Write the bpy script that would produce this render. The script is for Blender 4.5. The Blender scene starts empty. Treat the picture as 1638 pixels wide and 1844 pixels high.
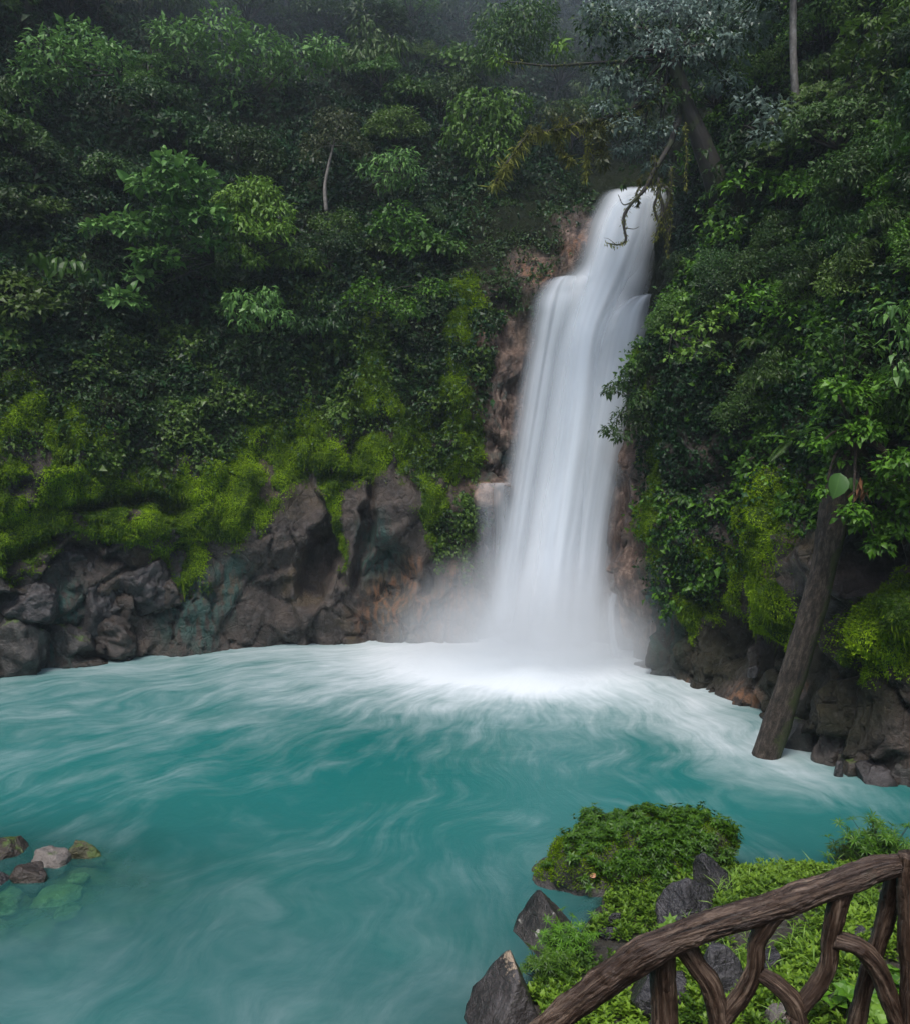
HAZE, SKY, SUN, EXPO = .0007, .13, 1.4, 0.74
import bpy, bmesh, math, random
import numpy as np
from mathutils import Vector, Matrix, Euler

random.seed(7)
RNG = np.random.default_rng(11)
scene = bpy.context.scene
COL = scene.collection
PI = math.pi

# ------------------------------------------------------------------ camera
F_PX, CX, CY = 1573.0, 819.0, 922.0
PITCH = math.radians(-4.4)
CAMZ = 8.0
cp, sp_ = math.cos(PITCH), math.sin(PITCH)

def ray(px, py):
    u = (px - CX) / F_PX; v = (CY - py) / F_PX
    return np.array([u, cp - v * sp_, sp_ + v * cp])

def at(px, py, Y):
    d = ray(px, py)
    return np.array([0, 0, CAMZ]) + d * (Y / d[1])

def atz(px, py, z):
    d = ray(px, py)
    return np.array([0, 0, CAMZ]) + d * ((z - CAMZ) / d[2])

def project(P):
    Q = P - np.array([0, 0, CAMZ])
    dz = Q[..., 1] * cp + Q[..., 2] * sp_
    vy = -Q[..., 1] * sp_ + Q[..., 2] * cp
    ok = dz > 0.5
    dzs = np.where(ok, dz, 1.0)
    return (np.where(ok, CX + F_PX * Q[..., 0] / dzs, -9999.0),
            np.where(ok, CY - F_PX * vy / dzs, -9999.0), dz)

# ------------------------------------------------------------------ noise
_perm = np.random.default_rng(3).permutation(256)
_perm = np.concatenate([_perm, _perm, _perm])
_grad = np.random.default_rng(4).normal(size=(256, 3))
_grad /= np.linalg.norm(_grad, axis=1)[:, None]

def perlin(P):
    P = np.asarray(P, float)
    sh = P.shape[:-1]
    P = P.reshape(-1, 3)
    I = np.floor(P).astype(np.int64); Fr = P - I
    W = Fr * Fr * Fr * (Fr * (Fr * 6 - 15) + 10)
    I &= 255
    out = np.zeros(len(P))
    for dx in (0, 1):
        wx = W[:, 0] if dx else 1 - W[:, 0]
        for dy in (0, 1):
            wy = W[:, 1] if dy else 1 - W[:, 1]
            for dz in (0, 1):
                wz = W[:, 2] if dz else 1 - W[:, 2]
                h = _perm[_perm[_perm[(I[:, 0] + dx) & 255] + ((I[:, 1] + dy) & 255)] + ((I[:, 2] + dz) & 255)]
                g = _grad[h]
                out += wx * wy * wz * (g[:, 0] * (Fr[:, 0] - dx) + g[:, 1] * (Fr[:, 1] - dy) + g[:, 2] * (Fr[:, 2] - dz))
    return (out * 1.6).reshape(sh)

def fbm(P, octv=4, lac=2.03, gain=0.5):
    P = np.asarray(P, float)
    s = np.zeros(P.shape[:-1]); a = 1.0
    for i in range(octv):
        s += a * perlin(P + 17.3 * i); P = P * lac; a *= gain
    return s

_jit = np.random.default_rng(5).random((256, 3))
def voronoi(P):
    P = np.asarray(P, float); sh = P.shape[:-1]; P = P.reshape(-1, 3)
    I = np.floor(P).astype(np.int64)
    f1 = np.full(len(P), 9.0); f2 = np.full(len(P), 9.0); cid = np.zeros(len(P)); fac = np.zeros(len(P))
    for dx in (-1, 0, 1):
        for dy in (-1, 0, 1):
            for dz in (-1, 0, 1):
                C = I + np.array([dx, dy, dz])
                h = _perm[_perm[_perm[C[:, 0] & 255] + (C[:, 1] & 255)] + (C[:, 2] & 255)]
                q = P - C - _jit[h]; d = np.linalg.norm(q, axis=1); fc = np.sum(q * _grad[(h * 7 + 13) & 255], 1)
                closer = d < f1
                f2 = np.where(closer, f1, np.minimum(f2, d))
                cid = np.where(closer, h / 255.0, cid); fac = np.where(closer, fc, fac)
                f1 = np.where(closer, d, f1)
    return f1.reshape(sh), f2.reshape(sh), cid.reshape(sh), fac.reshape(sh)

def smooth(a, b, x):
    t = np.clip((x - a) / (b - a), 0, 1)
    return t * t * (3 - 2 * t)

def unit(V):
    return V / np.maximum(np.linalg.norm(V, axis=-1, keepdims=True), 1e-9)

# ------------------------------------------------------------------ mesh and object helpers
def mesh(name, V, faces, attrs=None, smoothf=True):
    """faces: list of (n,k) index arrays."""
    V = np.asarray(V, np.float32)
    me = bpy.data.meshes.new(name)
    me.vertices.add(len(V)); me.vertices.foreach_set('co', V.ravel())
    faces = [np.asarray(f, np.int32) for f in faces if len(f)]
    loops = np.concatenate([f.ravel() for f in faces])
    tot = np.concatenate([np.full(len(f), f.shape[1], np.int32) for f in faces])
    start = np.concatenate([[0], np.cumsum(tot)[:-1]]).astype(np.int32)
    me.loops.add(len(loops)); me.loops.foreach_set('vertex_index', loops)
    me.polygons.add(len(tot)); me.polygons.foreach_set('loop_start', start)
    me.polygons.foreach_set('use_smooth', np.full(len(tot), smoothf, bool))
    me.update(calc_edges=True)
    for k, v in (attrs or {}).items():
        v = np.asarray(v, np.float32)
        if v.ndim == 1:
            a = me.attributes.new(k, 'FLOAT', 'POINT'); a.data.foreach_set('value', v)
        else:
            a = me.attributes.new(k, 'FLOAT_VECTOR', 'POINT'); a.data.foreach_set('vector', v.ravel())
    return me

def link(name, me, mat=None, parent=None, loc=None):
    o = bpy.data.objects.new(name, me)
    COL.objects.link(o)
    if mat and me is not None and not me.materials: me.materials.append(mat)
    if parent: o.parent = parent
    if loc is not None: o.location = loc
    return o

def tag(o, label=None, cat=None, group=None, kind=None):
    if label: o['label'] = label
    if cat: o['category'] = cat
    if group: o['group'] = group
    if kind: o['kind'] = kind
    return o

def empty(name, loc, label=None, cat=None, group=None):
    o = bpy.data.objects.new(name, None); COL.objects.link(o)
    o.location = loc; o.empty_display_size = 0.2
    return tag(o, label, cat, group)

def copy_tree(o, parent=None):
    c = o.copy(); COL.objects.link(c)
    if parent: c.parent = parent
    for ch in list(o.children): copy_tree(ch, c)
    return c

def grid_faces(n, m):
    """n rows, m cols"""
    i = np.arange(n - 1)[:, None] * m + np.arange(m - 1)[None, :]
    return np.stack([i, i + 1, i + 1 + m, i + m], -1).reshape(-1, 4)

def catmull(P, n):
    """P (k,d) -> n points along, uniform in index"""
    P = np.asarray(P, float); k = len(P)
    t = np.linspace(0, k - 1, n); i = np.minimum(t.astype(int), k - 2); f = (t - i)[:, None]
    g = lambda j: P[np.clip(j, 0, k - 1)]
    p0, p1, p2, p3 = g(i - 1), g(i), g(i + 1), g(i + 2)
    p0 = np.where((i == 0)[:, None], 2 * p1 - p2, p0); p3 = np.where((i == k - 2)[:, None], 2 * p2 - p1, p3)
    return 0.5 * (2 * p1 + (p2 - p0) * f + (2 * p0 - 5 * p1 + 4 * p2 - p3) * f ** 2 + (3 * p1 - p0 - 3 * p2 + p3) * f ** 3)

def tube(path, radii, sides=10, n=24, ridge=0.0, lump=0.0, seed=0.0, flat=1.0, knots=0):
    """swept tube: returns V, faces, grain coordinates"""
    path = np.asarray(path, float)
    C = catmull(path, n); R = np.interp(np.linspace(0, 1, n), np.linspace(0, 1, len(radii)), radii)
    T = unit(np.gradient(C, axis=0))
    up = np.array([0, 0, 1.0]) if abs(T[0, 2]) < 0.9 else np.array([1.0, 0, 0])
    Nn = unit(np.cross(T[0], up)); Ns = [Nn]
    for k in range(1, n):
        Nn = Nn - T[k] * np.dot(Nn, T[k]); Nn = Nn / np.linalg.norm(Nn); Ns.append(Nn)
    Ns = np.array(Ns); B = np.cross(T, Ns)
    L = np.concatenate([[0], np.cumsum(np.linalg.norm(np.diff(C, axis=0), axis=1))])
    th = np.linspace(0, 2 * PI, sides, endpoint=False)
    ct, st = np.cos(th), np.sin(th)
    Rm = R.mean()
    G = np.stack([np.broadcast_to(ct[None] * Rm, (n, sides)), np.broadcast_to(st[None] * Rm, (n, sides)),
                  np.broadcast_to(L[:, None], (n, sides))], -1)
    rr = R[:, None] * np.ones((1, sides))
    if lump: rr = rr * (1 + lump * fbm(G / (Rm * 3.2) + seed, 2))
    if ridge:
        q = G / Rm * np.array([4.6, 4.6, 0.42]) + seed
        rn = 1 - np.abs(perlin(q + 0.5 * perlin(q * 0.7)[..., None])) * 2.0
        rn2 = 1 - np.abs(perlin(q * 2.1 + 9)) * 2
        rr = rr * (1 - ridge * (np.clip(rn, 0, 1) ** 3 + 0.5 * np.clip(rn2, 0, 1) ** 2))
    if knots:
        rg = np.random.default_rng(int(seed * 10) + 5)
        for _ in range(knots):
            t0, l0, w0 = rg.random() * 2 * PI, rg.random() * L[-1], .28 + .25 * rg.random()
            dth = (th[None] - t0 + PI) % (2 * PI) - PI; dl = (L[:, None] - l0) / Rm
            d2 = (dth ** 2 + (dl * .6) ** 2) / w0 ** 2
            rr = rr * (1 + .20 * np.exp(-d2) - .16 * np.exp(-d2 * 6))
    V = C[:, None] + rr[..., None] * (ct[None, :, None] * Ns[:, None] + flat * st[None, :, None] * B[:, None])
    V = V.reshape(-1, 3); G = G.reshape(-1, 3)
    i = np.arange(n - 1)[:, None] * sides; j = np.arange(sides)[None]; j2 = (j + 1) % sides
    Fq = np.stack([i + j, i + j2, i + j2 + sides, i + j + sides], -1).reshape(-1, 4)
    V = np.vstack([V, C[:1], C[-1:]]); G = np.vstack([G, [[0, 0, 0]], [[0, 0, L[-1]]]])
    a, b = len(V) - 2, len(V) - 1
    jj = np.arange(sides); j2 = (jj + 1) % sides; o = (n - 1) * sides
    Ft = np.vstack([np.stack([np.full(sides, a), j2, jj], -1), np.stack([np.full(sides, b), o + jj, o + j2], -1)])
    return V, Fq, Ft, G + seed * 3.1

def join_tubes(ts):
    V, Q, T, G, o = [], [], [], [], 0
    for v, q, t, g in ts:
        V.append(v); Q.append(q + o); T.append(t + o); G.append(g); o += len(v)
    return np.vstack(V), [np.vstack(Q), np.vstack(T)], {'grain': np.vstack(G)}

def tubes_obj(name, ts, mat, parent=None, loc=None):
    V, Fs, A = join_tubes(ts)
    return link(name, mesh(name, V, Fs, A), mat, parent, loc)

def leaves(P, D, N, L, W, droop=0.12, tone=None, detail=False):
    """many bent leaves. P base, D direction, N up side; returns V, faces, attrs"""
    n = len(P); D = unit(D); S = unit(np.cross(D, N)); N = np.cross(S, D)
    L = np.broadcast_to(np.asarray(L, float), (n,))[:, None]; W = np.broadcast_to(np.asarray(W, float), (n,))[:, None]
    tone = RNG.random(n) if tone is None else tone
    if not detail:
        b = P; m = P + D * L * .5 + N * L * .02
        t = P + D * L - N * L * droop
        l = P + D * L * .46 - S * W * .5 + N * W * .14; r = P + D * L * .46 + S * W * .5 + N * W * .14
        V = np.stack([b, r, t, l, m], 1).reshape(-1, 3)
        o = np.arange(n)[:, None] * 5
        Fq = np.vstack([o + np.array([[0, 1, 2, 4]]), o + np.array([[0, 4, 2, 3]])])
        return V, [Fq], {'tone': np.repeat(tone, 5), 'rib': np.tile([0, 1, .2, 1, 0], n)}
    ts = np.array([0, .12, .3, .5, .7, .87, 1.0]); ws = np.array([.04, .62, .96, 1, .8, .42, .02])
    rows = []
    for tt, w in zip(ts, ws):
        c = P + D * L * tt - N * L * (droop * tt ** 2 - .06 * np.sin(PI * tt))
        rows += [c - S * W * .5 * w + N * W * .16 * w, c, c + S * W * .5 * w + N * W * .16 * w]
    V = np.stack(rows, 1).reshape(-1, 3)
    k = len(ts); q = []
    for i in range(k - 1):
        for j in (0, 1): q.append([i * 3 + j, i * 3 + j + 1, i * 3 + j + 4, i * 3 + j + 3])
    q = np.array(q); o = np.arange(n)[:, None, None] * (3 * k)
    return V, [(o + q[None]).reshape(-1, 4)], {'tone': np.repeat(tone, 3 * k), 'rib': np.tile([1, 0, 1] * k, n)}

def merge(parts):
    V, Fs, A, o = [], {}, {}, 0
    for v, f, a in parts:
        V.append(v)
        for ff in f: Fs.setdefault(ff.shape[1], []).append(ff + o)
        for k, x in a.items(): A.setdefault(k, []).append(x)
        o += len(v)
    return np.vstack(V), [np.vstack(x) for x in Fs.values()], {k: np.concatenate(x) for k, x in A.items()}

# ------------------------------------------------------------------ material helper
class NT:
    def __init__(s, name):
        s.m = bpy.data.materials.new(name); s.m.use_nodes = True
        s.t = s.m.node_tree; s.t.nodes.clear()
        s.out = s.t.nodes.new('ShaderNodeOutputMaterial')
    def n(s, typ, **kw):
        nd = s.t.nodes.new('ShaderNode' + typ)
        for k, v in kw.items(): setattr(nd, k, v)
        return nd
    def put(s, sock, v):
        if isinstance(v, bpy.types.NodeSocket): s.t.links.new(v, sock)
        elif v is not None:
            if sock.type == 'RGBA' and len(v) == 3: v = (*v, 1)
            sock.default_value = v
    def math(s, op, a, b=None, c=None, clamp=False):
        nd = s.n('Math', operation=op, use_clamp=clamp)
        for i, v in enumerate((a, b, c)):
            if v is not None: s.put(nd.inputs[i], v)
        return nd.outputs[0]
    def vmath(s, op, a, b=None):
        nd = s.n('VectorMath', operation=op); s.put(nd.inputs[0], a)
        if b is not None: s.put(nd.inputs[1], b)
        return nd.outputs[0]
    def mix(s, f, a, b, typ='MIX'):
        nd = s.n('Mix', data_type='RGBA', blend_type=typ)
        s.put(nd.inputs[0], f); s.put(nd.inputs[6], a); s.put(nd.inputs[7], b); return nd.outputs[2]
    def attr(s, name, vec=False):
        nd = s.n('Attribute', attribute_name=name); return nd.outputs['Vector' if vec else 'Fac']
    def coord(s, k='Object'): return s.n('TexCoord').outputs[k]
    def map(s, v, sc=(1, 1, 1), loc=(0, 0, 0)):
        nd = s.n('Mapping'); s.put(nd.inputs[0], v); nd.inputs['Scale'].default_value = sc; nd.inputs['Location'].default_value = loc; return nd.outputs[0]
    def noise(s, v, scale, detail=4, rough=.55, dist=0.0, col=False):
        nd = s.n('TexNoise'); s.put(nd.inputs['Vector'], v); nd.inputs['Scale'].default_value = scale
        nd.inputs['Detail'].default_value = detail; nd.inputs['Roughness'].default_value = rough; nd.inputs['Distortion'].default_value = dist
        return nd.outputs['Color' if col else 0]
    def vor(s, v, scale, feature='F1'):
        nd = s.n('TexVoronoi', feature=feature); s.put(nd.inputs['Vector'], v); nd.inputs['Scale'].default_value = scale; return nd.outputs[0]
    def ramp(s, f, stops):
        nd = s.n('ValToRGB'); s.put(nd.inputs[0], f); cr = nd.color_ramp
        while len(cr.elements) < len(stops): cr.elements.new(.5)
        for e, (p, c) in zip(cr.elements, stops):
            e.position = p; e.color = (c, c, c, 1) if np.isscalar(c) else (*c, 1)
        return nd.outputs[0]
    def step(s, x, a, b):
        nd = s.n('MapRange', interpolation_type='SMOOTHSTEP'); s.put(nd.inputs[0], x)
        nd.inputs[1].default_value = a; nd.inputs[2].default_value = b; return nd.outputs[0]
    def bump(s, h, strength=.5, dist=.05, nrm=None):
        nd = s.n('Bump'); s.put(nd.inputs['Height'], h); nd.inputs['Strength'].default_value = strength
        nd.inputs['Distance'].default_value = dist
        if nrm is not None: s.put(nd.inputs['Normal'], nrm)
        return nd.outputs[0]
    def bsdf(s, col, rough=.5, nrm=None, spec=.5, **kw):
        nd = s.n('BsdfPrincipled'); s.put(nd.inputs['Base Color'], col); s.put(nd.inputs['Roughness'], rough)
        s.put(nd.inputs['Specular IOR Level'], spec)
        if nrm is not None: s.put(nd.inputs['Normal'], nrm)
        for k, v in kw.items(): s.put(nd.inputs[k], v)
        return nd.outputs[0]
    def mixsh(s, f, a, b):
        nd = s.n('MixShader'); s.put(nd.inputs[0], f); s.put(nd.inputs[1], a); s.put(nd.inputs[2], b); return nd.outputs[0]
    def done(s, sh=None, vol=None):
        if sh is not None: s.t.links.new(sh, s.out.inputs['Surface'])
        if vol is not None: s.t.links.new(vol, s.out.inputs['Volume'])
        return s.m

def leaf_mat(name, dark, light, rough=.42, trans=.22, var=.45, hue_to=None, spec=.28):
    t = NT(name)
    tone = t.attr('tone'); oi = t.n('ObjectInfo').outputs['Random']
    c = t.mix(tone, dark, light)
    if hue_to: c = t.mix(t.math('MULTIPLY', oi, .75), c, hue_to)
    k = t.math('MULTIPLY_ADD', t.math('FRACT', t.math('MULTIPLY', oi, 7.31)), 2 * var, 1 - var)
    c = t.mix(1.0, c, t.vmath('MULTIPLY', (1, 1, 1), t.n('CombineXYZ').outputs[0]) if False else _grey(t, k), 'MULTIPLY')
    c = t.mix(t.math('MULTIPLY', t.step(t.attr('rib'), .12, 0), .25), c, light)
    p = t.bsdf(c, rough, spec=spec)
    tr = t.n('BsdfTranslucent'); t.put(tr.inputs[0], t.mix(.5, c, light))
    return t.done(t.mixsh(trans, p, tr.outputs[0]))

def _grey(t, k):
    nd = t.n('CombineColor')
    for i in range(3): t.put(nd.inputs[i], k)
    return nd.outputs[0]
# ------------------------------------------------------------------ cliff: one lofted sheet
zL = np.array([-2.5, 0, 4, 8, 12, 17, 23, 31, 42.0])
shL = np.array([-.6, 0, .2, .8, 1.8, 4.5, 9, 15.5, 24])
shR = np.array([-.6, 0, .4, .8, 1.5, 3.6, 7, 11, 17])
base = [(-27, 3), (-25, 16), (-20.5, 25), (-15.5, 29.7), (-12.2, 31.9), (-8, 34.1), (-4.8, 34.5), (-1.3, 34.8),
        (.9, 35.2), (2.4, 36), (4.6, 36), (6.1, 34.3), (6.4, 31.5), (7.0, 29.3), (8.4, 27.7), (9.2, 25.6), (9.2, 22.6),
        (10.2, 20.3), (12.7, 18.4), (15.5, 13), (16.5, 2)]
dirs = {0: (-1, 0), 1: (-1, .2), 2: (-.9, .4), 3: (-.75, .65), 4: (-.55, .85), 5: (-.4, .9), 6: (-.2, 1), 7: (-.1, 1),
        12: (.75, .6), 13: (.8, .55), 14: (.85, .5), 15: (.95, .3), 16: (1, .1), 17: (1, 0), 18: (1, 0), 19: (1, 0), 20: (1, 0)}
special = {
    8: [(.9, 35.2, -2.5), (.9, 35.2, 0), (1.0, 35.4, 4), (1.2, 35.8, 8), (1.7, 36.4, 12), (3.3, 38.5, 17), (4.5, 44, 20.5), (4, 52, 28), (3, 62, 42)],
    9: [(2.4, 36, -2.5), (2.4, 36, 0), (2.5, 36.1, 4), (2.6, 36.3, 8), (3.0, 36.6, 12), (5.9, 38, 18), (6.8, 45, 19.6), (8, 55, 27), (9, 66, 42)],
    10: [(4.6, 36, -2.5), (4.6, 36, 0), (5.0, 36.1, 4), (5.5, 36.3, 8), (6.3, 36.6, 12), (8.6, 38, 18.4), (10, 45, 19.9), (12, 54, 28), (13, 64, 42)],
    11: [(6.1, 34.3, -2.5), (6.1, 34.3, 0), (6.4, 34.4, 4), (6.8, 34.7, 8), (7.4, 35.2, 12), (8.9, 36.6, 18.8), (11.5, 42, 22), (14, 48, 30), (16, 56, 42)]}
CTRL = np.zeros((21, 9, 3))
for j in range(21):
    if j in special: CTRL[j] = special[j]
    else:
        sh = shL if j <= 7 else shR
        d = np.array(dirs[j])
        if j <= 7: d = d / np.linalg.norm(d)
        for k in range(9): CTRL[j, k] = (base[j][0] + d[0] * sh[k], base[j][1] + d[1] * sh[k], zL[k])
# extend the rim well above the frame so that nothing shows over it
NS = 860
S1 = np.stack([catmull(CTRL[:, k], NS) for k in range(9)], 1)          # NS x 9 x 3
# reparametrise rows: dense below, coarser above
seg = [6, 40, 40, 36, 40, 44, 44, 40]
tt = np.concatenate([np.linspace(i, i + 1, n, endpoint=False) for i, n in enumerate(seg)] + [[8.0]])
NR = len(tt)
def catmull_t(P, t):                                                   # P (NS,9,3)
    i = np.minimum(t.astype(int), 7); f = (t - i)[None, :, None]
    g = lambda j: P[:, np.clip(j, 0, 8)]
    p0, p1, p2, p3 = g(i - 1), g(i), g(i + 1), g(i + 2)
    return 0.5 * (2 * p1 + (p2 - p0) * f + (2 * p0 - 5 * p1 + 4 * p2 - p3) * f ** 2 + (3 * p1 - p0 - 3 * p2 + p3) * f ** 3)
S = catmull_t(S1, tt)                                                  # NS x NR x 3
SCOL = np.broadcast_to(np.linspace(0, 20, NS)[:, None], (NS, NR))
gs = np.gradient(S, axis=0); gr = np.gradient(S, axis=1)
NRM = unit(np.cross(gr, gs))
# make normals point to the pool side
ctr = np.array([0, 22, 6.0])
flip = np.sum(NRM * (ctr - S), -1).mean() < 0
if flip: NRM = -NRM
U, Vp, DZ = project(S)
H = S[..., 2]
def ell(lst, soft=.5, cols=None, warp=26):
    w1 = fbm(S * .55 + 3, 3) * warp; w2 = fbm(S * .55 + 40, 3) * warp
    m = np.zeros(U.shape)
    for (a, b, ra, rb) in lst:
        d = np.sqrt(((U + w1 - a) / ra) ** 2 + ((Vp + w2 - b) / rb) ** 2)
        m = np.maximum(m, 1 - smooth(1 - soft, 1 + soft, d))
    if cols: m = m * ((SCOL >= cols[0]) & (SCOL <= cols[1]))
    return m
LEFT = (2.0, 8.9); RIGHT = (11.6, 19)
moss = np.maximum(ell([(60, 800, 110, 110), (30, 920, 80, 90), (130, 880, 60, 70), (230, 860, 60, 45), (240, 930, 110, 50), (330, 910, 60, 70),
             (330, 1010, 50, 70), (400, 900, 60, 80), (470, 830, 60, 80), (480, 895, 25, 50), (560, 790, 60, 50), (620, 830, 60, 50),
             (670, 640, 38, 100), (665, 720, 40, 60), (700, 800, 60, 60), (820, 700, 30, 160), (845, 830, 25, 90), (775, 900, 22, 60),
             (820, 600, 30, 70), (20, 1000, 40, 40), (770, 780, 40, 60), (-100, 880, 120, 150), (610, 930, 10, 90), (840, 540, 30, 50)], .4, LEFT),
    ell([(1180, 840, 20, 170), (1205, 980, 25, 90), (1400, 960, 55, 110), (1410, 1090, 35, 70), (1590, 1130, 80, 80), (1290, 1050, 40, 60),
         (1240, 1090, 20, 60), (1720, 1150, 90, 90), (1170, 620, 14, 60), (1560, 1190, 40, 30)], .4, RIGHT))
moss = moss * (1 - .85 * smooth(.12, .45, fbm(S * np.array([.9, .9, .6]) + 123, 4)))
pink = np.maximum(ell([(900, 700, 70, 170), (885, 610, 50, 60), (880, 900, 60, 110), (930, 970, 60, 110), (960, 480, 50, 40), (1030, 430, 40, 50)], .5, (7.2, 10.2), 14),
                  ell([(1130, 900, 60, 200), (1140, 1080, 50, 100), (1130, 1000, 60, 120)], .5, (9.6, 12.5), 14))
orange = np.maximum(ell([(780, 1110, 70, 50), (830, 1060, 30, 60), (700, 1100, 50, 60), (740, 1040, 25, 40), (860, 640, 20, 60), (1030, 440, 30, 20), (970, 480, 40, 14)], .5, (5, 9.6), 20),
                    ell([(1360, 1260, 18, 30), (1335, 1250, 18, 20), (1230, 1240, 12, 12), (1440, 1240, 20, 14)], .5, RIGHT, 8))
teal = ell([(110, 1120, 60, 80), (350, 1100, 60, 80), (690, 1020, 40, 70), (720, 1120, 40, 60), (420, 1060, 30, 60), (1180, 1120, 40, 90), (900, 950, 50, 80), (880, 780, 40, 80)], .5)
soil_and_dark = np.clip(smooth(7, 11, H) + smooth(820, 700, Vp), 0, 1) * (1 - moss) * (1 - pink) * (1 - orange)
soil_and_dark = np.maximum(soil_and_dark, .62 * ell([(1250, 1180, 90, 70), (1500, 1240, 130, 130), (1400, 1230, 60, 70), (1330, 1080, 60, 80)], .4, RIGHT) * (1 - moss) * (1 - orange))  # this mask also darkens rock patches low on the right wall
# --- displacement (metres along the normal)
low = 1 - smooth(8, 13, H)
f1, f2, cid, fa = voronoi(S * np.array([.55, .55, .42]) + .35 * fbm(S * .5, 2)[..., None])
f1b, f2b, cidb, fab = voronoi(S * np.array([1.25, 1.25, 1.0]) + 31 + .3 * fbm(S * .9, 2)[..., None])
disp = .55 * fbm(S * .22, 3) + .16 * fbm(S * 1.0 + 9, 4)
blocky = .55 * (cid - .5) + .75 * fa - .45 * np.exp(-(f2 - f1) / .035)
blockb = .16 * (cidb - .5) + .30 * fab - .12 * np.exp(-(f2b - f1b) / .04)
midface = ell([(475, 1010, 125, 190), (700, 940, 85, 130), (600, 1080, 60, 100)], .35, LEFT)
disp += low * (1 - .95 * midface) * (blocky + blockb) * .85 * np.where((SCOL > 8.6) & (SCOL < 11.3), .3, 1)
disp += low * midface * (.12 * fa + .03 * fab + .12 * np.abs(fbm(S * .7 + 5, 3)) - .18 * np.exp(-(f2 - f1) / .03))
def bumps(lst, cols):
    for (a, b, ra, rb, rot, dep) in lst:
        c, s = math.cos(math.radians(rot)), math.sin(math.radians(rot))
        w = fbm(S * .8 + 77, 3) * 10
        du, dv = U + w - a, Vp + w - b
        d = np.sqrt(((du * c + dv * s) / ra) ** 2 + ((-du * s + dv * c) / rb) ** 2)
        yield dep * (1 - smooth(.55, 1.15, d)) * ((SCOL >= cols[0]) & (SCOL <= cols[1]))
for q in bumps([(572, 1015, 34, 82, 18, -1.7), (655, 965, 13, 110, 12, -1.2), (700, 1035, 48, 62, 0, -.7), (200, 905, 95, 18, -8, -.9),
                (285, 905, 70, 22, 10, -.7), (60, 985, 80, 16, -20, -.7), (470, 930, 75, 100, 10, .55), (705, 920, 58, 70, 0, .65),
                (640, 1000, 20, 75, 10, .35), (672, 650, 36, 100, 0, .45), (822, 700, 26, 170, 0, .55), (80, 790, 90, 90, 0, .6),
                (240, 945, 110, 40, 0, .5), (400, 890, 60, 90, 30, .35), (880, 885, 40, 24, 0, .7), (875, 610, 30, 40, 0, .3),
                (925, 660, 30, 40, 0, .45), (890, 790, 14, 40, 0, .3), (610, 860, 60, 12, -5, -.5), (500, 1040, 50, 12, -14, .25),
                (590, 640, 60, 60, 0, -.9), (330, 560, 100, 60, 0, -1.0), (300, 680, 120, 60, 0, -.6), (905, 545, 34, 24, 0, -.5)], (2, 10.2)): disp += q
for q in bumps([(1135, 1065, 34, 60, 0, .25), (1300, 1150, 40, 60, 0, -.5), (1540, 1010, 60, 60, 0, -1.6), (1410, 1000, 50, 120, 0, .4),
                (1380, 1180, 20, 50, 10, -.6), (1600, 1120, 70, 70, 0, .5), (1340, 860, 60, 60, 0, -.6)], (9.8, 19)): disp += q
disp += moss * (.05 + .15 * np.clip(fbm(S * np.array([1.6, 1.6, .7]) + 60, 5) + .3, -.2, 1.3)) - .25 * soil_and_dark * np.clip(fbm(S * .8 + 90, 3), 0, 1)
disp = np.where(H < -1.5, np.minimum(disp, 0), disp)
SD = S + NRM * disp[..., None]
CN = unit(np.cross(np.gradient(SD, axis=1), np.gradient(SD, axis=0)))
if flip: CN = -CN
UD, VD, _ = project(SD)

t = NT('cliff_rock')
co = t.coord()
n1 = t.noise(co, .9, 6, .6); n2 = t.noise(co, 4.5, 5, .6); n3 = t.noise(t.map(co, (1, 1, .22)), 5, 5, .6)
rock = t.ramp(n1, [(.3, (.013, .010, .008)), (.5, (.042, .032, .026)), (.68, (.095, .072, .057))])
rock = t.mix(t.math('MULTIPLY', t.step(n2, .45, .75), .5), rock, (.13, .115, .11))
rock = t.mix(t.math('MULTIPLY', t.step(t.noise(co, .5, 3), .55, .68), .6), rock, (.085, .062, .032))
rock = t.mix(t.math('MULTIPLY', t.attr('teal'), t.step(n3, .38, .6)), rock, (.03, .075, .062))
pk = t.ramp(n3, [(.3, (.04, .028, .022)), (.5, (.125, .078, .056)), (.7, (.29, .21, .165))])
rock = t.mix(t.math('MULTIPLY', t.attr('pink'), t.step(t.noise(co, 1.4, 4), .3, .55)), rock, pk)
rock = t.mix(t.math('MULTIPLY', t.attr('orange'), t.step(n3, .42, .6)), rock, (.2, .10, .052))
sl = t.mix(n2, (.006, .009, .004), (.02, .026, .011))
rock = t.mix(t.attr('soil_and_dark'), rock, sl)
mn = t.noise(co, 7, 5, .65)
mcol = t.ramp(mn, [(.3, (.012, .034, .001)), (.5, (.055, .12, .003)), (.70, (.15, .25, .008))])
mf = t.step(t.math('ADD', t.attr('moss'), t.math('MULTIPLY', t.math('SUBTRACT', t.noise(co, 2.2, 4), .5), .9)), .35, .62)
colr = t.mix(mf, rock, mcol)
rough = t.math('MULTIPLY_ADD', mf, .5, t.math('MULTIPLY_ADD', n2, .35, .25))
hgt = t.math('ADD', t.math('ADD', t.math('MULTIPLY', t.noise(co, 3, 8, .68), 1.0), t.math('MULTIPLY', t.step(t.vor(t.map(co, (1, 1, .7)), 1.6, 'DISTANCE_TO_EDGE'), 0, .05), .10)), t.math('MULTIPLY', t.math('MULTIPLY', mf, t.noise(co, 22, 3, .6)), .9))
M_CLIFF = t.done(t.bsdf(colr, rough, t.bump(hgt, 1.0, .22), spec=t.math('MULTIPLY_ADD', t.attr('soil_and_dark'), -.4, .45)))
rows = np.arange(NS * NR).reshape(NS, NR)
ff = grid_faces(NS, NR)
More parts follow.
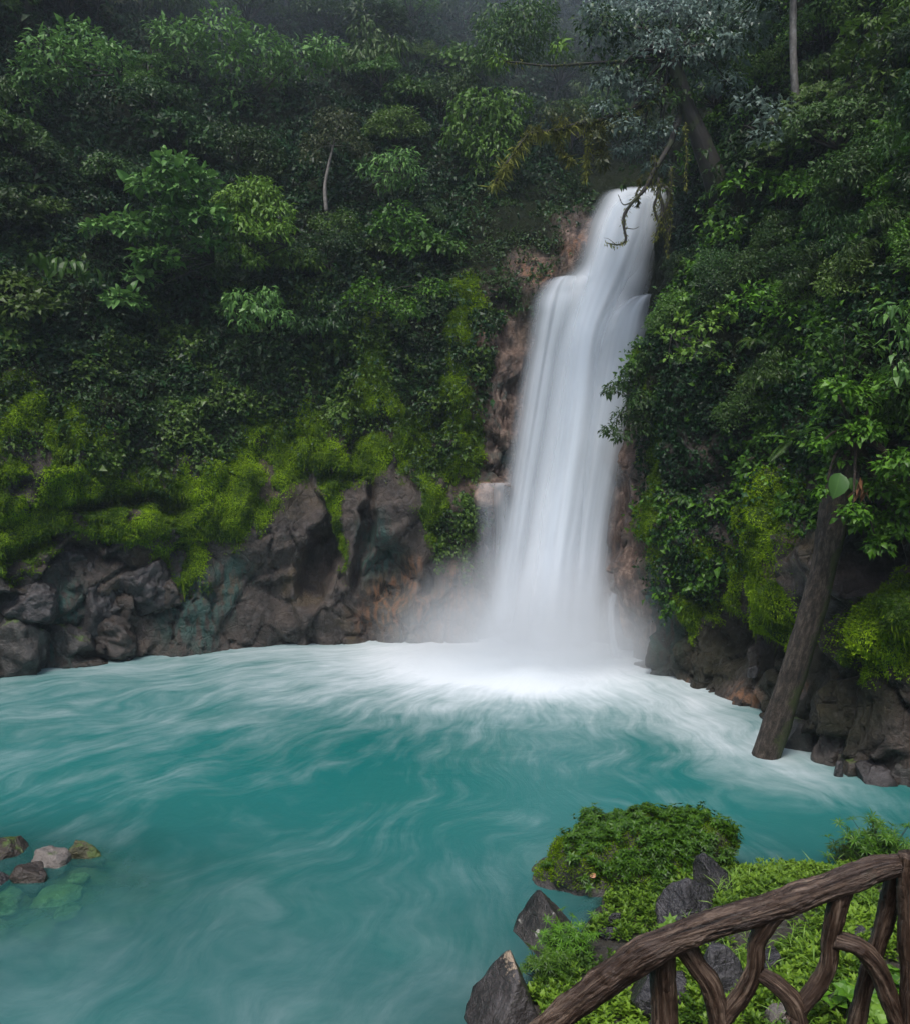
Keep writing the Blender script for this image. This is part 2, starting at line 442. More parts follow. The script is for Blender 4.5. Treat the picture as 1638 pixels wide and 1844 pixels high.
cl = link('cliff', mesh('cliff', SD.reshape(-1, 3), [ff if not flip else ff[:, ::-1]],
          {'moss': moss.ravel(), 'pink': pink.ravel(), 'orange': orange.ravel(), 'teal': teal.ravel(), 'soil_and_dark': soil_and_dark.ravel()}), M_CLIFF)
tag(cl, kind='structure')
def cliff_at(px, py, cols=(0, 20)):
    d = np.hypot(UD - px, VD - py)
    m = (d < 9) & (SCOL >= cols[0]) & (SCOL <= cols[1]) & (DZ > 1)
    if not m.any():
        i = np.argmin(np.where((SCOL >= cols[0]) & (SCOL <= cols[1]) & (DZ > 1), d, 1e9))
    else: i = np.argmin(np.where(m, DZ, 1e9))
    return SD.reshape(-1, 3)[i], CN.reshape(-1, 3)[i]

# ------------------------------------------------------------------ ground: bank and pool bed in one sheet
SHORE = np.array([(-9, -8), (-6, 5), (-3, 9), (0.6, 11.6), (1.5, 13.2), (2.0, 13.7), (2.3, 14.4), (2.7, 15.2), (3.4, 15.9), (4.4, 16.2), (5.7, 16.0), (7.6, 15.9), (9.5, 16.6), (12, 17.6), (18, 17)])
def shore_dist(X, Y):
    best = np.full(X.shape, 1e9); 
    for a, b in zip(SHORE[:-1], SHORE[1:]):
        ab = b - a; L2 = ab @ ab
        tq = np.clip(((X - a[0]) * ab[0] + (Y - a[1]) * ab[1]) / L2, 0, 1)
        best = np.minimum(best, np.hypot(X - a[0] - tq * ab[0], Y - a[1] - tq * ab[1]))
    # inside = right/near side of the polyline
    yb = np.interp(X, SHORE[:, 0], SHORE[:, 1]); inside = Y < yb
    return np.where(inside, best, -best)
def ground_z(X, Y):
    d = shore_dist(X, Y)
    P = np.stack([X, Y, 0 * X], -1)
    z_in = .04 + .37 * d - .12 * np.minimum(d, 1.2) + .22 * fbm(P * .45, 3) * np.clip(d, 0, 1) + 1.5 * smooth(6, 2.4, Y) * smooth(0, 3, d)
    z_in = np.minimum(z_in, 5.4)
    z_out = np.maximum(-.4 + .42 * d, -2.6) + .1 * fbm(P * .6, 2)
    sh = -.22 - .16 * np.maximum(np.hypot((X + 9.3) / 3.2, (Y - 15.6) / 1.7) - .75, 0) * 4 + .12 * fbm(P * 1.2, 3)
    return np.where(d > 0, z_in, np.maximum(z_out, np.maximum(sh, -2.6)))
gx = np.arange(-30, 19.01, .2); gy = np.arange(-8, 42.01, .2)
GX, GY = np.meshgrid(gx, gy)
GZ = ground_z(GX, GY)
t = NT('ground_soil'); co = t.coord()
a = t.noise(co, 3, 6, .6); b = t.noise(co, 14, 4, .6)
gc = t.mix(a, (.018, .016, .012), (.05, .04, .028))
gc = t.mix(t.math('MULTIPLY', t.step(b, .5, .7), .6), gc, (.09, .085, .078))
z = t.n('SeparateXYZ'); t.put(z.inputs[0], co)
uw = t.step(z.outputs[2], .05, -.15)
gc = t.mix(uw, gc, t.ramp(t.noise(co, 2.2, 5, .6), [(.35, (.04, .05, .02)), (.55, (.12, .13, .05)), (.7, (.2, .16, .08))]))
M_GROUND = t.done(t.bsdf(gc, .7, t.bump(t.math('ADD', a, b), .8, .06)))
g = link('ground', mesh('ground', np.stack([GX, GY, GZ], -1).reshape(-1, 3), [grid_faces(*GX.shape)]), M_GROUND); tag(g, kind='structure')

# ------------------------------------------------------------------ pool water
wx = np.arange(-29, 15.01, .2); wy = np.arange(3, 37.51, .2)
WX, WY = np.meshgrid(wx, wy)
bed = ground_z(WX, WY)
depth = np.maximum(0 - bed, 0.0)
FC = np.array([3.4, 32.6])
rf = np.hypot((WX - FC[0]) / 1.0, (WY - FC[1]) / 1.0)
P3 = np.stack([WX, WY, 0 * WX], -1)
warp = fbm(P3 * .28 + 5, 3)
core = np.exp(-(np.hypot((WX - 3.0) / 4.8, (WY - 32.4) / 4.2)) ** 2 * (1 + .45 * warp)) * 1.12
farband = smooth(3.4, 0, np.interp(WX, [-16, -12, -8, -4.8, 1, 4], [29.3, 31.3, 33.6, 34.2, 34.6, 34]) - WY - .5 * warp) * .13
spread = .62 * np.exp(-(np.hypot((WX - 1.5) / 9.0, (WY - 31.5) / 6.5)) ** 2)
rshore = .42 * np.exp(-(np.hypot(WX - 7.6, (WY - 23.3) / 1.3) / 1.6) ** 2) + .3 * np.exp(-(np.hypot(WX - 8.6, (WY - 21.0) / 1.0) / 1.9) ** 2) + .3 * np.exp(-((WX - 7.2) / 1.5) ** 2 - ((WY - 26.0) / 2) ** 2)
lft = .10 * smooth(-2, -10, WX) * smooth(17, 23, WY) + .05 * smooth(20, 12, WY)
foam = .0 + np.clip(core + farband + spread + rshore + lft + .05, 0, 1.2) - .07 * np.exp(-(np.hypot((WX + .5) / 6.5, (WY - 21.5) / 4.5)) ** 2)
turb = np.clip(1 - np.exp(-depth / .5), 0, 1)
foam *= 1 - .75 * np.exp(-(np.hypot((WX + 9) / 3.4, (WY - 15.4) / 1.9)) ** 4)
deep = np.exp(-(np.hypot((WX + .8) / 6.5, (WY - 22.5) / 5.5)) ** 2 )
near = smooth(20, 12.5, WY)
ang = np.arctan2(WY - 37.5, WX - 4.0); rad = np.hypot(WX - 4.0, WY - 37.5); ang = np.where(ang > PI / 2, ang - 2 * PI, ang)
wp = fbm(P3 * .22 + 50, 3) * 1.3
flow = np.stack([rad * .36 + .2 * wp, ang * 13 + wp * .75, .15 * wp], -1)
t = NT('pool_water')
fl = t.attr('flow', True); co = t.coord()
rot = t.n('Mapping'); t.put(rot.inputs[0], co); rot.inputs['Rotation'].default_value = (0, 0, .5); rot.inputs['Scale'].default_value = (.42, 1.15, 1); cr_ = rot.outputs[0]
s1 = t.noise(fl, .9, 8, .64, .15); s2 = t.noise(t.map(co, (.55, .9, 1), (3, 1, 0)), .8, 8, .66, .6); s3 = t.noise(t.map(fl, (1.6, 3.2, 1), (7, 3, 0)), 1.0, 6, .66, .12); s4 = t.noise(co, .35, 3, .5)
st = t.math('ADD', t.math('MULTIPLY', s1, .42), t.math('ADD', t.math('MULTIPLY', s2, .24), t.math('MULTIPLY', s3, .34)))
fo = t.attr('foam')
ff_ = t.math('MULTIPLY_ADD', t.math('SUBTRACT', st, .5), t.math('MULTIPLY_ADD', t.attr('near'), -.75, t.math('MULTIPLY_ADD', t.math('MINIMUM', fo, .3), .3, 1.55)), fo, clamp=True)
ff_ = t.math('POWER', t.step(ff_, -.06, 1.12), 1.05)
deepc = t.mix(t.attr('deep'), (.020, .160, .152), (.002, .125, .117))
deepc = t.mix(t.math('MULTIPLY', t.attr('near'), .75), deepc, (.03, .11, .108))
deepc = t.mix(t.math('MULTIPLY', t.step(s4, .4, .65), .35), deepc, (.016, .14, .124))
wc = t.mix(ff_, deepc, (.72, .77, .8))
bh = t.math('ADD', s3, t.math('MULTIPLY', s2, .6))
wb = t.bsdf(wc, .3, t.bump(bh, .15, .15), spec=.22)
tr = t.n('BsdfTransparent'); t.put(tr.inputs[0], (.55, .85, .78))
gl = t.n('BsdfGlossy'); t.put(gl.inputs['Roughness'], .25); t.put(gl.inputs['Normal'], t.bump(bh, .2, .15))
thin = t.mixsh(.05, tr.outputs[0], gl.outputs[0])
al = t.math('ADD', t.attr('turb'), t.math('MULTIPLY', ff_, .6), clamp=True)
M_WATER = t.done(t.mixsh(al, thin, wb))
wat = link('water', mesh('water', np.stack([WX, WY, 0 * WX], -1).reshape(-1, 3), [grid_faces(*WX.shape)],
      {'foam': foam.ravel(), 'turb': turb.ravel(), 'deep': deep.ravel(), 'near': near.ravel(), 'flow': flow.reshape(-1, 3)}), M_WATER)
tag(wat, kind='structure')

# ------------------------------------------------------------------ waterfall
def fall_mat(name, dens, scale, seed, amp=.9):
    t = NT(name)
    uv = t.attr('flowuv', True)
    m1 = t.map(uv, (scale, .22, 1), (seed, seed * 1.7, 0))
    a = t.noise(m1, 1.0, 3, .5, .1); b = t.noise(t.map(uv, (scale * 9, .3, 1), (seed * 2, 0, 0)), 1.0, 4, .65)
    s = t.math('ADD', t.math('MULTIPLY', a, .78), t.math('MULTIPLY', b, .22))
    al = t.math('MULTIPLY_ADD', t.math('SUBTRACT', s, .5), amp, t.attr('cover'))
    al = t.math('MULTIPLY', t.step(al, 0.0, 1.0), t.math('MULTIPLY', t.attr('edge'), dens), clamp=True)
    cw = t.mix(t.step(s, .3, .7), (.78, .85, .92), (.87, .92, .97))
    d = t.n('BsdfDiffuse'); t.put(d.inputs[0], cw)
    tl = t.n('BsdfTranslucent'); t.put(tl.inputs[0], cw)
    sh = t.mixsh(.35, d.outputs[0], tl.outputs[0])
    tr = t.n('BsdfTransparent')
    return t.done(t.mixsh(al, tr.outputs[0], sh))
def veil(name, rows, mat, parent, nu=50, nv=160, bulge=.5, cover=None, soft=.16, seed=0, top=.03, bottom=.09, push=0):
    """rows: (py, left px, right px, Y)"""
    rows = np.array(rows, float)
    v = np.linspace(0, 1, nv); r = catmull(rows, nv)
    u = np.linspace(0, 1, nu)
    P = np.zeros((nv, nu, 3))
    for i in range(nv):
        A, B = at(r[i, 1], r[i, 0], r[i, 3]), at(r[i, 2], r[i, 0], r[i, 3])
        w = np.sin(PI * u) ** .7
        P[i] = A[None] + (B - A)[None] * u[:, None]
        P[i, :, 1] -= bulge * w + push
    uu, vv = np.meshgrid(u, v)
    q = np.stack([uu * 5, vv * 1.5, 0 * uu + seed], -1)
    P[..., 1] -= .06 * fbm(q, 2) * np.sin(PI * uu)
    ew = soft * (1 + .25 * fbm(np.stack([vv * 5, uu * 0 + np.where(uu < .5, 1, 9), 0 * uu + seed], -1), 3))
    edge = smooth(0, 1, np.clip(np.minimum(uu, 1 - uu) / ew, 0, 1)) * smooth(0, top, vv - .9 * top * (1 - uu) ** 2) * smooth(0, bottom, 1 - vv)
    cov = np.interp(uu, *cover) if cover else .75 + 0 * uu
    o = link(name, mesh(name, P.reshape(-1, 3), [grid_faces(nv, nu)], {'edge': edge.ravel(), 'cover': cov.ravel() + 0 * edge.ravel(),
             'flowuv': np.stack([uu * 4, vv * 4, 0 * uu + seed], -1).reshape(-1, 3)}), mat, parent)
    return o
wf = empty('waterfall', at(980, 1180, 33.6), 'tall silky white waterfall pouring down the cliff into the turquoise pool', 'waterfall')
M_F1, M_F2, M_F3 = fall_mat('fall_water_broad', 1.0, .9, 1.3, .62), fall_mat('fall_water_streaks', .97, 1.2, 4.1, .45), fall_mat('fall_water_thin', .75, .8, 8.2, .6)
kids = []
kids.append(veil('broad_veil', [(338, 1085, 1215, 37.9), (352, 1075, 1215, 37.4), (400, 1048, 1200, 37.0), (450, 1032, 1190, 36.7), (485, 1018, 1185, 36.5), (505, 990, 1183, 36.35), (522, 966, 1182, 36.25), (550, 950, 1180, 36.1),
    (600, 942, 1180, 36.0), (700, 925, 1172, 35.9), (800, 908, 1150, 35.8), (900, 895, 1130, 35.7), (1000, 882, 1115, 35.4), (1100, 862, 1100, 34.9), (1195, 838, 1092, 34.3)],
    M_F1, wf, cover=([0, .15, .35, .55, .8, 1], [.62, .8, 1.0, .95, .8, .6]), seed=1, soft=.30, bulge=.5, top=.05))
kids.append(veil('central_stream', [(345, 1092, 1190, 37.2), (420, 1062, 1180, 36.7), (500, 1035, 1150, 36.2), (600, 1012, 1100, 35.6), (700, 995, 1092, 35.3), (800, 978, 1082, 35.1), (900, 962, 1070, 34.9),
    (1000, 948, 1055, 34.6), (1100, 932, 1048, 34.2), (1200, 915, 1050, 33.7)], M_F2, wf, cover=([0, .3, .7, 1], [.7, 1.0, .95, .6]), seed=5, soft=.48, bulge=.4))
kids.append(veil('right_ledge_veil', [(528, 1150, 1182, 35.7), (540, 1118, 1182, 35.6), (560, 1086, 1183, 35.45), (600, 1060, 1184, 35.3), (650, 1045, 1180, 35.3), (720, 1035, 1165, 35.2), (820, 1025, 1140, 35.0), (950, 1010, 1115, 34.8), (1100, 1000, 1095, 34.4), (1190, 990, 1090, 34.0)],
    M_F2, wf, cover=([0, .4, 1], [.5, .75, .6]), seed=9, soft=.48, bulge=.3, top=.06))
kids.append(veil('left_ledge_veil', [(496, 1000, 1045, 36.1), (508, 972, 1050, 35.95), (525, 957, 1048, 35.8), (560, 946, 1040, 35.6), (640, 935, 1020, 35.5), (760, 915, 1000, 35.3), (900, 893, 975, 35.1), (1040, 870, 955, 34.6), (1190, 842, 940, 34.0)],
    M_F3, wf, cover=([0, .5, 1], [.55, .8, .6]), seed=13, soft=.48, bulge=.3, top=.04))
kids.append(veil('thin_side_stream', [(868, 852, 925, 34.7), (885, 848, 925, 34.5), (940, 850, 925, 34.4), (1000, 850, 920, 34.3), (1080, 845, 915, 34.2)], M_F3, wf, cover=([0, 1], [.35, .5]), seed=17, soft=.35, bulge=.1, bottom=.3))
kids.append(veil('right_side_stream', [(1018, 1140, 1158, 33.0), (1030, 1122, 1144, 32.9), (1060, 1100, 1120, 32.8), (1100, 1088, 1108, 32.7), (1150, 1090, 1112, 32.5), (1200, 1095, 1130, 32.2)], M_F2, wf, cover=([0, 1], [.55, .55]), seed=21, soft=.45, bulge=.05, nu=12))
for k_ in kids: k_.location = -Vector(wf.location)

# mist thrown up where the fall strikes the pool
def mist(name, c, r, dens, label, tint=(.985, .99, .995)):
    bm = bmesh.new(); bmesh.ops.create_icosphere(bm, subdivisions=4, radius=1)
    V = np.array([v.co[:] for v in bm.verts]); Fc = np.array([[v.index for v in f.verts] for f in bm.faces]); bm.free()
    t = NT(name + '_spray')
    co = t.coord()
    ln = t.n('VectorMath', operation='LENGTH'); t.put(ln.inputs[0], co)
    fall = t.math('POWER', t.math('SUBTRACT', 1.0, ln.outputs['Value'], clamp=True), 1.6)
    dn = t.math('MULTIPLY', fall, t.math('MULTIPLY_ADD', t.step(t.noise(t.map(co, (2.2, 2.2, 1.6)), 1.2, 3, .5), .25, .75), 1.2, .4))
    pv = t.n('VolumePrincipled'); t.put(pv.inputs['Color'], tint); t.put(pv.inputs['Density'], t.math('MULTIPLY', dn, dens)); pv.inputs['Anisotropy'].default_value = .15
    m = t.done(vol=pv.outputs[0]); 
    o = link(name, mesh(name, V, [Fc]), m, loc=c); o.scale = r
    return tag(o, kind='stuff', label=label, cat='mist')
mist('mist', (3.2, 32.2, .2), (6.9, 5.0, 4.8), .95, 'white spray hanging where the waterfall strikes the pool', (.95, .975, 1.0))

# ------------------------------------------------------------------ unseen gorge side behind the viewer, added to block low sky light
aa = np.linspace(math.radians(172), math.radians(368), 90); hh = np.linspace(0, 1, 40)
AA, HH = np.meshgrid(aa, hh)
RR = 24 + 22 * HH + 2.0 * fbm(np.stack([np.cos(AA) * 5, np.sin(AA) * 5, HH * 4], -1), 4)
hv = np.stack([-5 + 1.12 * RR * np.cos(AA), 2 + RR * np.sin(AA), -1 + 30 * HH ** .8 + 1.5 * fbm(np.stack([np.cos(AA) * 9, np.sin(AA) * 9, HH * 8], -1), 3)], -1)
t = NT('wooded_hillside'); co = t.coord(); hn = t.noise(co, .7, 6, .65)
M_HILL = t.done(t.bsdf(t.ramp(hn, [(.35, (.008, .02, .008)), (.55, (.025, .06, .02)), (.7, (.05, .10, .03))]), .7, t.bump(hn, 1, .8)))
tag(link('hills', mesh('hills', hv.reshape(-1, 3), [grid_faces(40, 90)]), M_HILL), kind='structure')

mist('mist', (-14, 52, 34), (38, 15, 18), .036, 'thin mist drifting over the top of the left slope', (.78, .9, 1.0))
# ------------------------------------------------------------------ vegetation materials
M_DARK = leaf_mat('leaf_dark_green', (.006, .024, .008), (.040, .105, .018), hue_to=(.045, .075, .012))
M_UNDER = leaf_mat('leaf_shaded_undergrowth', (.003, .013, .004), (.016, .055, .012))  # leaf green darkened to paint deep shade into the gaps between crowns
M_MID = leaf_mat('leaf_mid_green', (.010, .042, .009), (.070, .170, .020), hue_to=(.095, .15, .018))
M_BRIGHT = leaf_mat('leaf_yellow_green', (.045, .11, .012), (.17, .30, .035), var=.12)
M_FRESH = leaf_mat('leaf_fresh_green', (.024, .08, .007), (.115, .26, .018), var=.2)
M_PALE = leaf_mat('leaf_pale_green', (.03, .09, .022), (.15, .30, .065), var=.15)
M_GREY = leaf_mat('leaf_green_grey_sheen', (.055, .095, .07), (.24, .32, .27), rough=.3, var=.15)  # grey in the leaf colour stands in for wet sheen
M_OLIVE = leaf_mat('leaf_olive', (.03, .04, .014), (.10, .12, .045), var=.2)
M_TUFT = leaf_mat('moss_tuft', (.016, .045, .001), (.20, .32, .008), rough=.8, trans=.3, spec=.15)
M_OCHRE = leaf_mat('hanging_moss', (.035, .045, .008), (.2, .21, .045), rough=.8, trans=.3, spec=.15)
M_BANK = leaf_mat('bank_leaf', (.016, .055, .006), (.12, .24, .018), rough=.4, trans=.3)
M_BANK2 = leaf_mat('bank_leaf_bright', (.03, .085, .006), (.18, .30, .025), rough=.4, trans=.3)
M_BOULD = leaf_mat('boulder_leaf', (.010, .046, .004), (.12, .27, .018), rough=.4, trans=.25)
t = NT('dark_bark'); co = t.coord(); gr_ = t.attr('grain', True)
bn = t.noise(t.map(gr_, (1, 1, .3)), 9, 5, .65); bl = t.noise(gr_, 1.6, 4)
bc = t.mix(bn, (.006, .005, .004), (.036, .03, .024)); bc = t.mix(t.math('MULTIPLY', t.step(bl, .5, .65), .7), bc, (.035, .05, .012))
M_BARK = t.done(t.bsdf(bc, .75, t.bump(bn, .8, .03)))
t = NT('pale_bark'); gr_ = t.attr('grain', True); bn = t.noise(t.map(gr_, (1, 1, .6)), 5, 5, .65); 
bc = t.ramp(bn, [(.3, (.05, .045, .04)), (.55, (.2, .18, .16)), (.7, (.33, .31, .29))])
M_PBARK = t.done(t.bsdf(bc, .75, t.bump(bn, .6, .02)))
t = NT('mossy_trunk_bark'); gr_ = t.attr('grain', True); co = t.coord()
bn = t.noise(t.map(gr_, (1, 1, .35)), 9, 7, .75); bl = t.noise(gr_, 1.2, 5, .6); fine = t.noise(co, 22, 5, .75)
bc = t.ramp(bn, [(.34, (.010, .007, .005)), (.5, (.055, .038, .027)), (.62, (.14, .105, .08))])
gm = t.n('NewGeometry'); sx = t.n('SeparateXYZ'); t.put(sx.inputs[0], gm.outputs['Normal'])
gmask = t.step(t.math('ADD', t.math('MULTIPLY', sx.outputs[0], .35), t.math('ADD', bl, t.math('MULTIPLY', t.math('SUBTRACT', fine, .5), .4))), .52, .72)
bc = t.mix(t.math('MULTIPLY', gmask, .85), bc, t.mix(fine, (.02, .035, .004), (.085, .11, .014)))
M_TRUNK = t.done(t.bsdf(bc, .75, t.bump(t.math('ADD', bn, t.math('MULTIPLY', fine, .6)), 1.0, .14)))

# ------------------------------------------------------------------ leaf clothing of the cliff (ivy, ferns, moss: nobody could count it)
AREA = np.linalg.norm(np.cross(np.gradient(SD, axis=0), np.gradient(SD, axis=1)), axis=-1)
def scatter(mask, n, offs, jit=1.0):
    p = (AREA * mask).ravel(); p = p / p.sum()
    i = RNG.choice(p.size, n, p=p)
    a, b = np.divmod(i, NR)
    a2 = np.clip(a + 1, 0, NS - 1); b2 = np.clip(b + 1, 0, NR - 1)
    ra, rb = RNG.random(n)[:, None], RNG.random(n)[:, None]
    P = SD[a, b] + (SD[a2, b] - SD[a, b]) * ra + (SD[a, b2] - SD[a, b]) * rb
    Nn = CN[a, b]
    off = offs(P, a, b)
    return P + Nn * off[:, None], Nn, a, b
INFR = ((UD > -260) & (UD < 1900) & (VD > -260)).astype(float)
clump = np.clip(fbm(SD * .75 + 13, 4) * 1.3 + .62, 0, 1)
leftveg = (SCOL < np.where(H < 13.5, 7.95, 8.9)) & (SCOL > 1.5); rightveg = (SCOL > 11.75)
ivyL = np.clip((smooth(870, 640, VD + 60 * fbm(SD * .5 + 70, 3)) + ell([(230, 770, 110, 90), (380, 770, 60, 70), (400, 830, 30, 40), (770, 740, 60, 110), (840, 960, 30, 60), (800, 960, 20, 50), (590, 640, 70, 90)], .4, LEFT)), 0, 1) * leftveg * (1 - .9 * moss)
slab = ell([(960, 420, 130, 110), (900, 490, 100, 60), (1060, 330, 70, 40)], .4, (6, 9.5))
ivyL *= (1 - .95 * slab)
ivyL *= np.clip(clump * 1.5, .18, 1)
ivyR = np.clip(smooth(960, 760, VD + 60 * fbm(SD * .5 + 70, 3)) + ell([(1250, 900, 60, 130), (1300, 820, 110, 160), (1225, 1010, 40, 90), (1330, 900, 50, 90), (1480, 860, 60, 80), (1270, 1000, 40, 50)], .4, RIGHT), 0, 1) * rightveg * (1 - .75 * moss) * np.clip(clump * 1.5, .08, 1)
def leafy(name, mask, n, L, W, mat, out, droop, tone_f=None, up=.45, spread=.7):
    lumps = lambda P, a, b: out * np.clip(.35 + fbm(P * .8 + 21, 3), 0, 1.2) * RNG.random(len(P)) ** .6 + .02
    P, Nn, a, b = scatter(mask, n, lumps)
    R3 = RNG.normal(size=P.shape)
    D = unit(Nn * .55 + np.array([0, 0, -.45]) + R3 * spread)
    N2 = unit(Nn * .6 + np.array([0, 0, up]) + RNG.normal(size=P.shape) * .35)
    s = np.exp(RNG.normal(size=n) * .28)
    tone = np.clip(RNG.random(n) * .7 + .35 * fbm(P * .55 + 5, 3) + .15, 0, 1)
    V, Fs, A = leaves(P, D, N2, L * s, W * s, droop, tone)
    o = link(name, mesh(name, V, Fs, A, smoothf=False), mat)
    return tag(o, kind='stuff')
leafy('ivy', ivyL * INFR * smooth(25, 12, H), 90000, .15, .085, M_DARK, .55, .2)
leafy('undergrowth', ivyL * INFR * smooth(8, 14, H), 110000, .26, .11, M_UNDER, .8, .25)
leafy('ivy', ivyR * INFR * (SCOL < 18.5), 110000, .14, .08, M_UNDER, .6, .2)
leafy('creeper', ivyR * INFR * (SCOL < 18.5) * np.clip(fbm(SD * .5 + 33, 3) + .1, 0, 1), 30000, .19, .10, M_FRESH, .9, .25)
leafy('creeper', ivyL * INFR * smooth(18, 9, H) * np.clip(fbm(SD * .6 + 53, 3), 0, 1), 22000, .17, .10, M_MID, .7, .25)
leafy('creeper', slab * (SCOL < 9) * np.clip(fbm(SD * 1.0 + 35, 3) * 1.5 + .1, 0, 1), 6000, .13, .06, M_DARK, .25, .2)
# moss: short tufts
mm = np.clip(moss * 1.25 + (moss > .05) * .5 * fbm(SD * 2.0, 3), 0, 1) ** 1.5
P, Nn, a, b = scatter(mm * INFR, 240000, lambda P, a, b: .0 + .03 * RNG.random(len(P)))
D = unit(Nn * .9 + np.array([0, 0, -.3]) + RNG.normal(size=P.shape) * .55)
V, Fs, A = leaves(P, D, unit(Nn + RNG.normal(size=P.shape) * .5), .07 * np.exp(RNG.normal(size=len(P)) * .3), .035, .3,
                  np.clip(RNG.random(len(P)) * .5 + .7 * fbm(P * .8 + 8, 4) + .2, 0, 1))
tag(link('moss', mesh('moss', V, Fs, A, smoothf=False), M_TUFT), kind='stuff')

# strands of moss draping down the rock
P, Nn, a, b = scatter(np.clip(mm * 1.0 - .25, 0, 1) * INFR, 11000, lambda P, a, b: .02 + .04 * RNG.random(len(P)))
D = unit(Nn * .25 + np.array([0, 0, -1.0]) + RNG.normal(size=P.shape) * .16)
V, Fs, A = leaves(P, D, Nn + RNG.normal(size=P.shape) * .2, .17 * np.exp(RNG.normal(size=len(P)) * .4), .03, .02, np.clip(RNG.random(len(P)) * .6 + .15, 0, 1))
tag(link('moss', mesh('moss_strands', V, Fs, A, smoothf=False), M_TUFT), kind='stuff')

# ------------------------------------------------------------------ shrubs and trees
def spray(c, R, n, L, W, droop=.2, up=.8, out=.8, down=-.15, rnd=.45, lowcut=-.5, tone_shift=0., size_var=.25, shell=.45, detail=False):
    """leaves round a clump centre"""
    d = unit(RNG.normal(size=(n * 2, 3))); d = d[d[:, 2] > lowcut][:n]; n = len(d)
    r = shell + (1 - shell) * RNG.random(n) ** .5
    P = np.asarray(c) + d * r[:, None] * np.asarray(R)
    D = unit(d * np.array([1, 1, .35]) * out + np.array([0, 0, down]) + RNG.normal(size=(n, 3)) * rnd)
    N2 = unit(np.array([0, 0, up]) + d * .45 + RNG.normal(size=(n, 3)) * .3)
    s = np.exp(RNG.normal(size=n) * size_var)
    tone = np.clip(RNG.random(n) * .75 + .12 + tone_shift, 0, 1)
    return leaves(P, D, N2, L * s, W * s, droop, tone, detail)

def rosette(c, n, L, W, axis, droop=.3, tone_shift=0., detail=False):
    az = np.linspace(0, 2 * PI, n, endpoint=False) + RNG.random() * 6
    ax = unit(np.asarray(axis, float)); s1 = unit(np.cross(ax, [0.3, .2, .9])); s2 = np.cross(ax, s1)
    D = np.cos(az)[:, None] * s1 + np.sin(az)[:, None] * s2 + ax * (.25 + .4 * RNG.random(n)[:, None])
    P = np.repeat(np.asarray(c)[None], n, 0)
    return leaves(P, D, np.repeat(ax[None], n, 0) + RNG.normal(size=(n, 3)) * .1, L * (.75 + .5 * RNG.random(n)), W, droop, np.clip(RNG.random(n) * .7 + .15 + tone_shift, 0, 1), detail)

def frond(base, d, L, nl=26, leafL=.3, w=.05, sag=.6):
    """one fern frond: leaflets along a bowed rachis"""
    tt_ = np.linspace(.08, 1, nl); d = unit(np.asarray(d, float))
    C = np.asarray(base) + d * (L * tt_)[:, None] + np.array([0, 0, -1.0]) * (sag * L * tt_ ** 2.2)[:, None]
    T = unit(np.gradient(C, axis=0)); S_ = unit(np.cross(T, [0, 0, 1.0])); Nn_ = np.cross(S_, T)
    ln = leafL * np.sin(PI * (tt_ * .86 + .1)) ** .8
    P = np.vstack([C, C]); D = np.vstack([S_ + T * .45, -S_ + T * .45]) - np.array([0, 0, .15])
    return leaves(P, D, np.vstack([Nn_, Nn_]), np.concatenate([ln, ln]), w, .15)

def limbs_to(base, tips, r0, sides=5):
    ts = []
    for tip in tips:
        b = np.asarray(base, float); tip = np.asarray(tip, float)
        mid = b + (tip - b) * .5 + np.array([0, 0, .12]) * np.linalg.norm(tip - b) + RNG.normal(size=3) * .08 * np.linalg.norm(tip - b)
        ts.append(tube([b, mid, tip], [r0, r0 * .6, r0 * .2], sides, 7))
    return ts

def crown_centres(k, R, kind):
    out = []
    while len(out) < k:
        d = unit(RNG.normal(size=3))
        if d[2] < -.25: continue
        rr = (.55 + .45 * RNG.random()) * (1 if kind != 'dome' else .95)
        out.append(d * rr * np.asarray(R))
    return out

PROTO = {}
def proto(key, name, mat, R, k, fn, stem_r=.06, height=1.2, kind='ball'):
    root = empty(name, (0, 0, -60)); cs = [np.array([0, 0, height]) + c for c in crown_centres(k, R, kind)]
    V, Fs, A = merge([fn(c, i) for i, c in enumerate(cs)])
    link('foliage', mesh(name + '_foliage', V, Fs, A, smoothf=False), mat, root)
    tubes_obj('stem', [tube([(0, 0, -.6), (.05, 0, height * .5), (0, .05, height)], [stem_r * 1.3, stem_r, stem_r * .7], 6, 6)] + limbs_to((0, 0, height * .55), cs[:12], stem_r * .6), M_BARK, root)
    PROTO[key] = root
    return root
def mkA(mat): return lambda c, i: spray(c, (.62, .62, .34), 62, .33, .165, .25, up=1.0, down=-.1)
def mkB(mat): return lambda c, i: spray(c, (.6, .6, .42), 150, .17, .075, .2)
def mkC(mat): return lambda c, i: spray(c, (.65, .65, .5), 105, .32, .075, .35, down=-.7, rnd=.35, up=.5)
def mkD(mat): return lambda c, i: spray(c, (.55, .55, .3), 110, .2, .085, .25)
def mkF(mat):
    def f(c, i):
        return merge([rosette(c + RNG.normal(size=3) * np.array([.4, .4, .22]), 9, .27, .095, (RNG.normal() * .4, RNG.normal() * .4 - .2, 1)) for _ in range(9)])
    return f
proto('A', 'broadleaf_shrub', M_MID, (1.7, 1.5, 1.1), 15, mkA(0))
proto('A2', 'broadleaf_shrub', M_DARK, (1.8, 1.5, 1.3), 16, mkA(0))
proto('B', 'small_leaf_shrub', M_DARK, (1.7, 1.5, 1.2), 18, mkB(0))
proto('B2', 'small_leaf_shrub', M_MID, (1.8, 1.4, 1.1), 17, mkB(0))
proto('G', 'bright_shrub', M_FRESH, (1.7, 1.5, 1.1), 17, mkB(0))
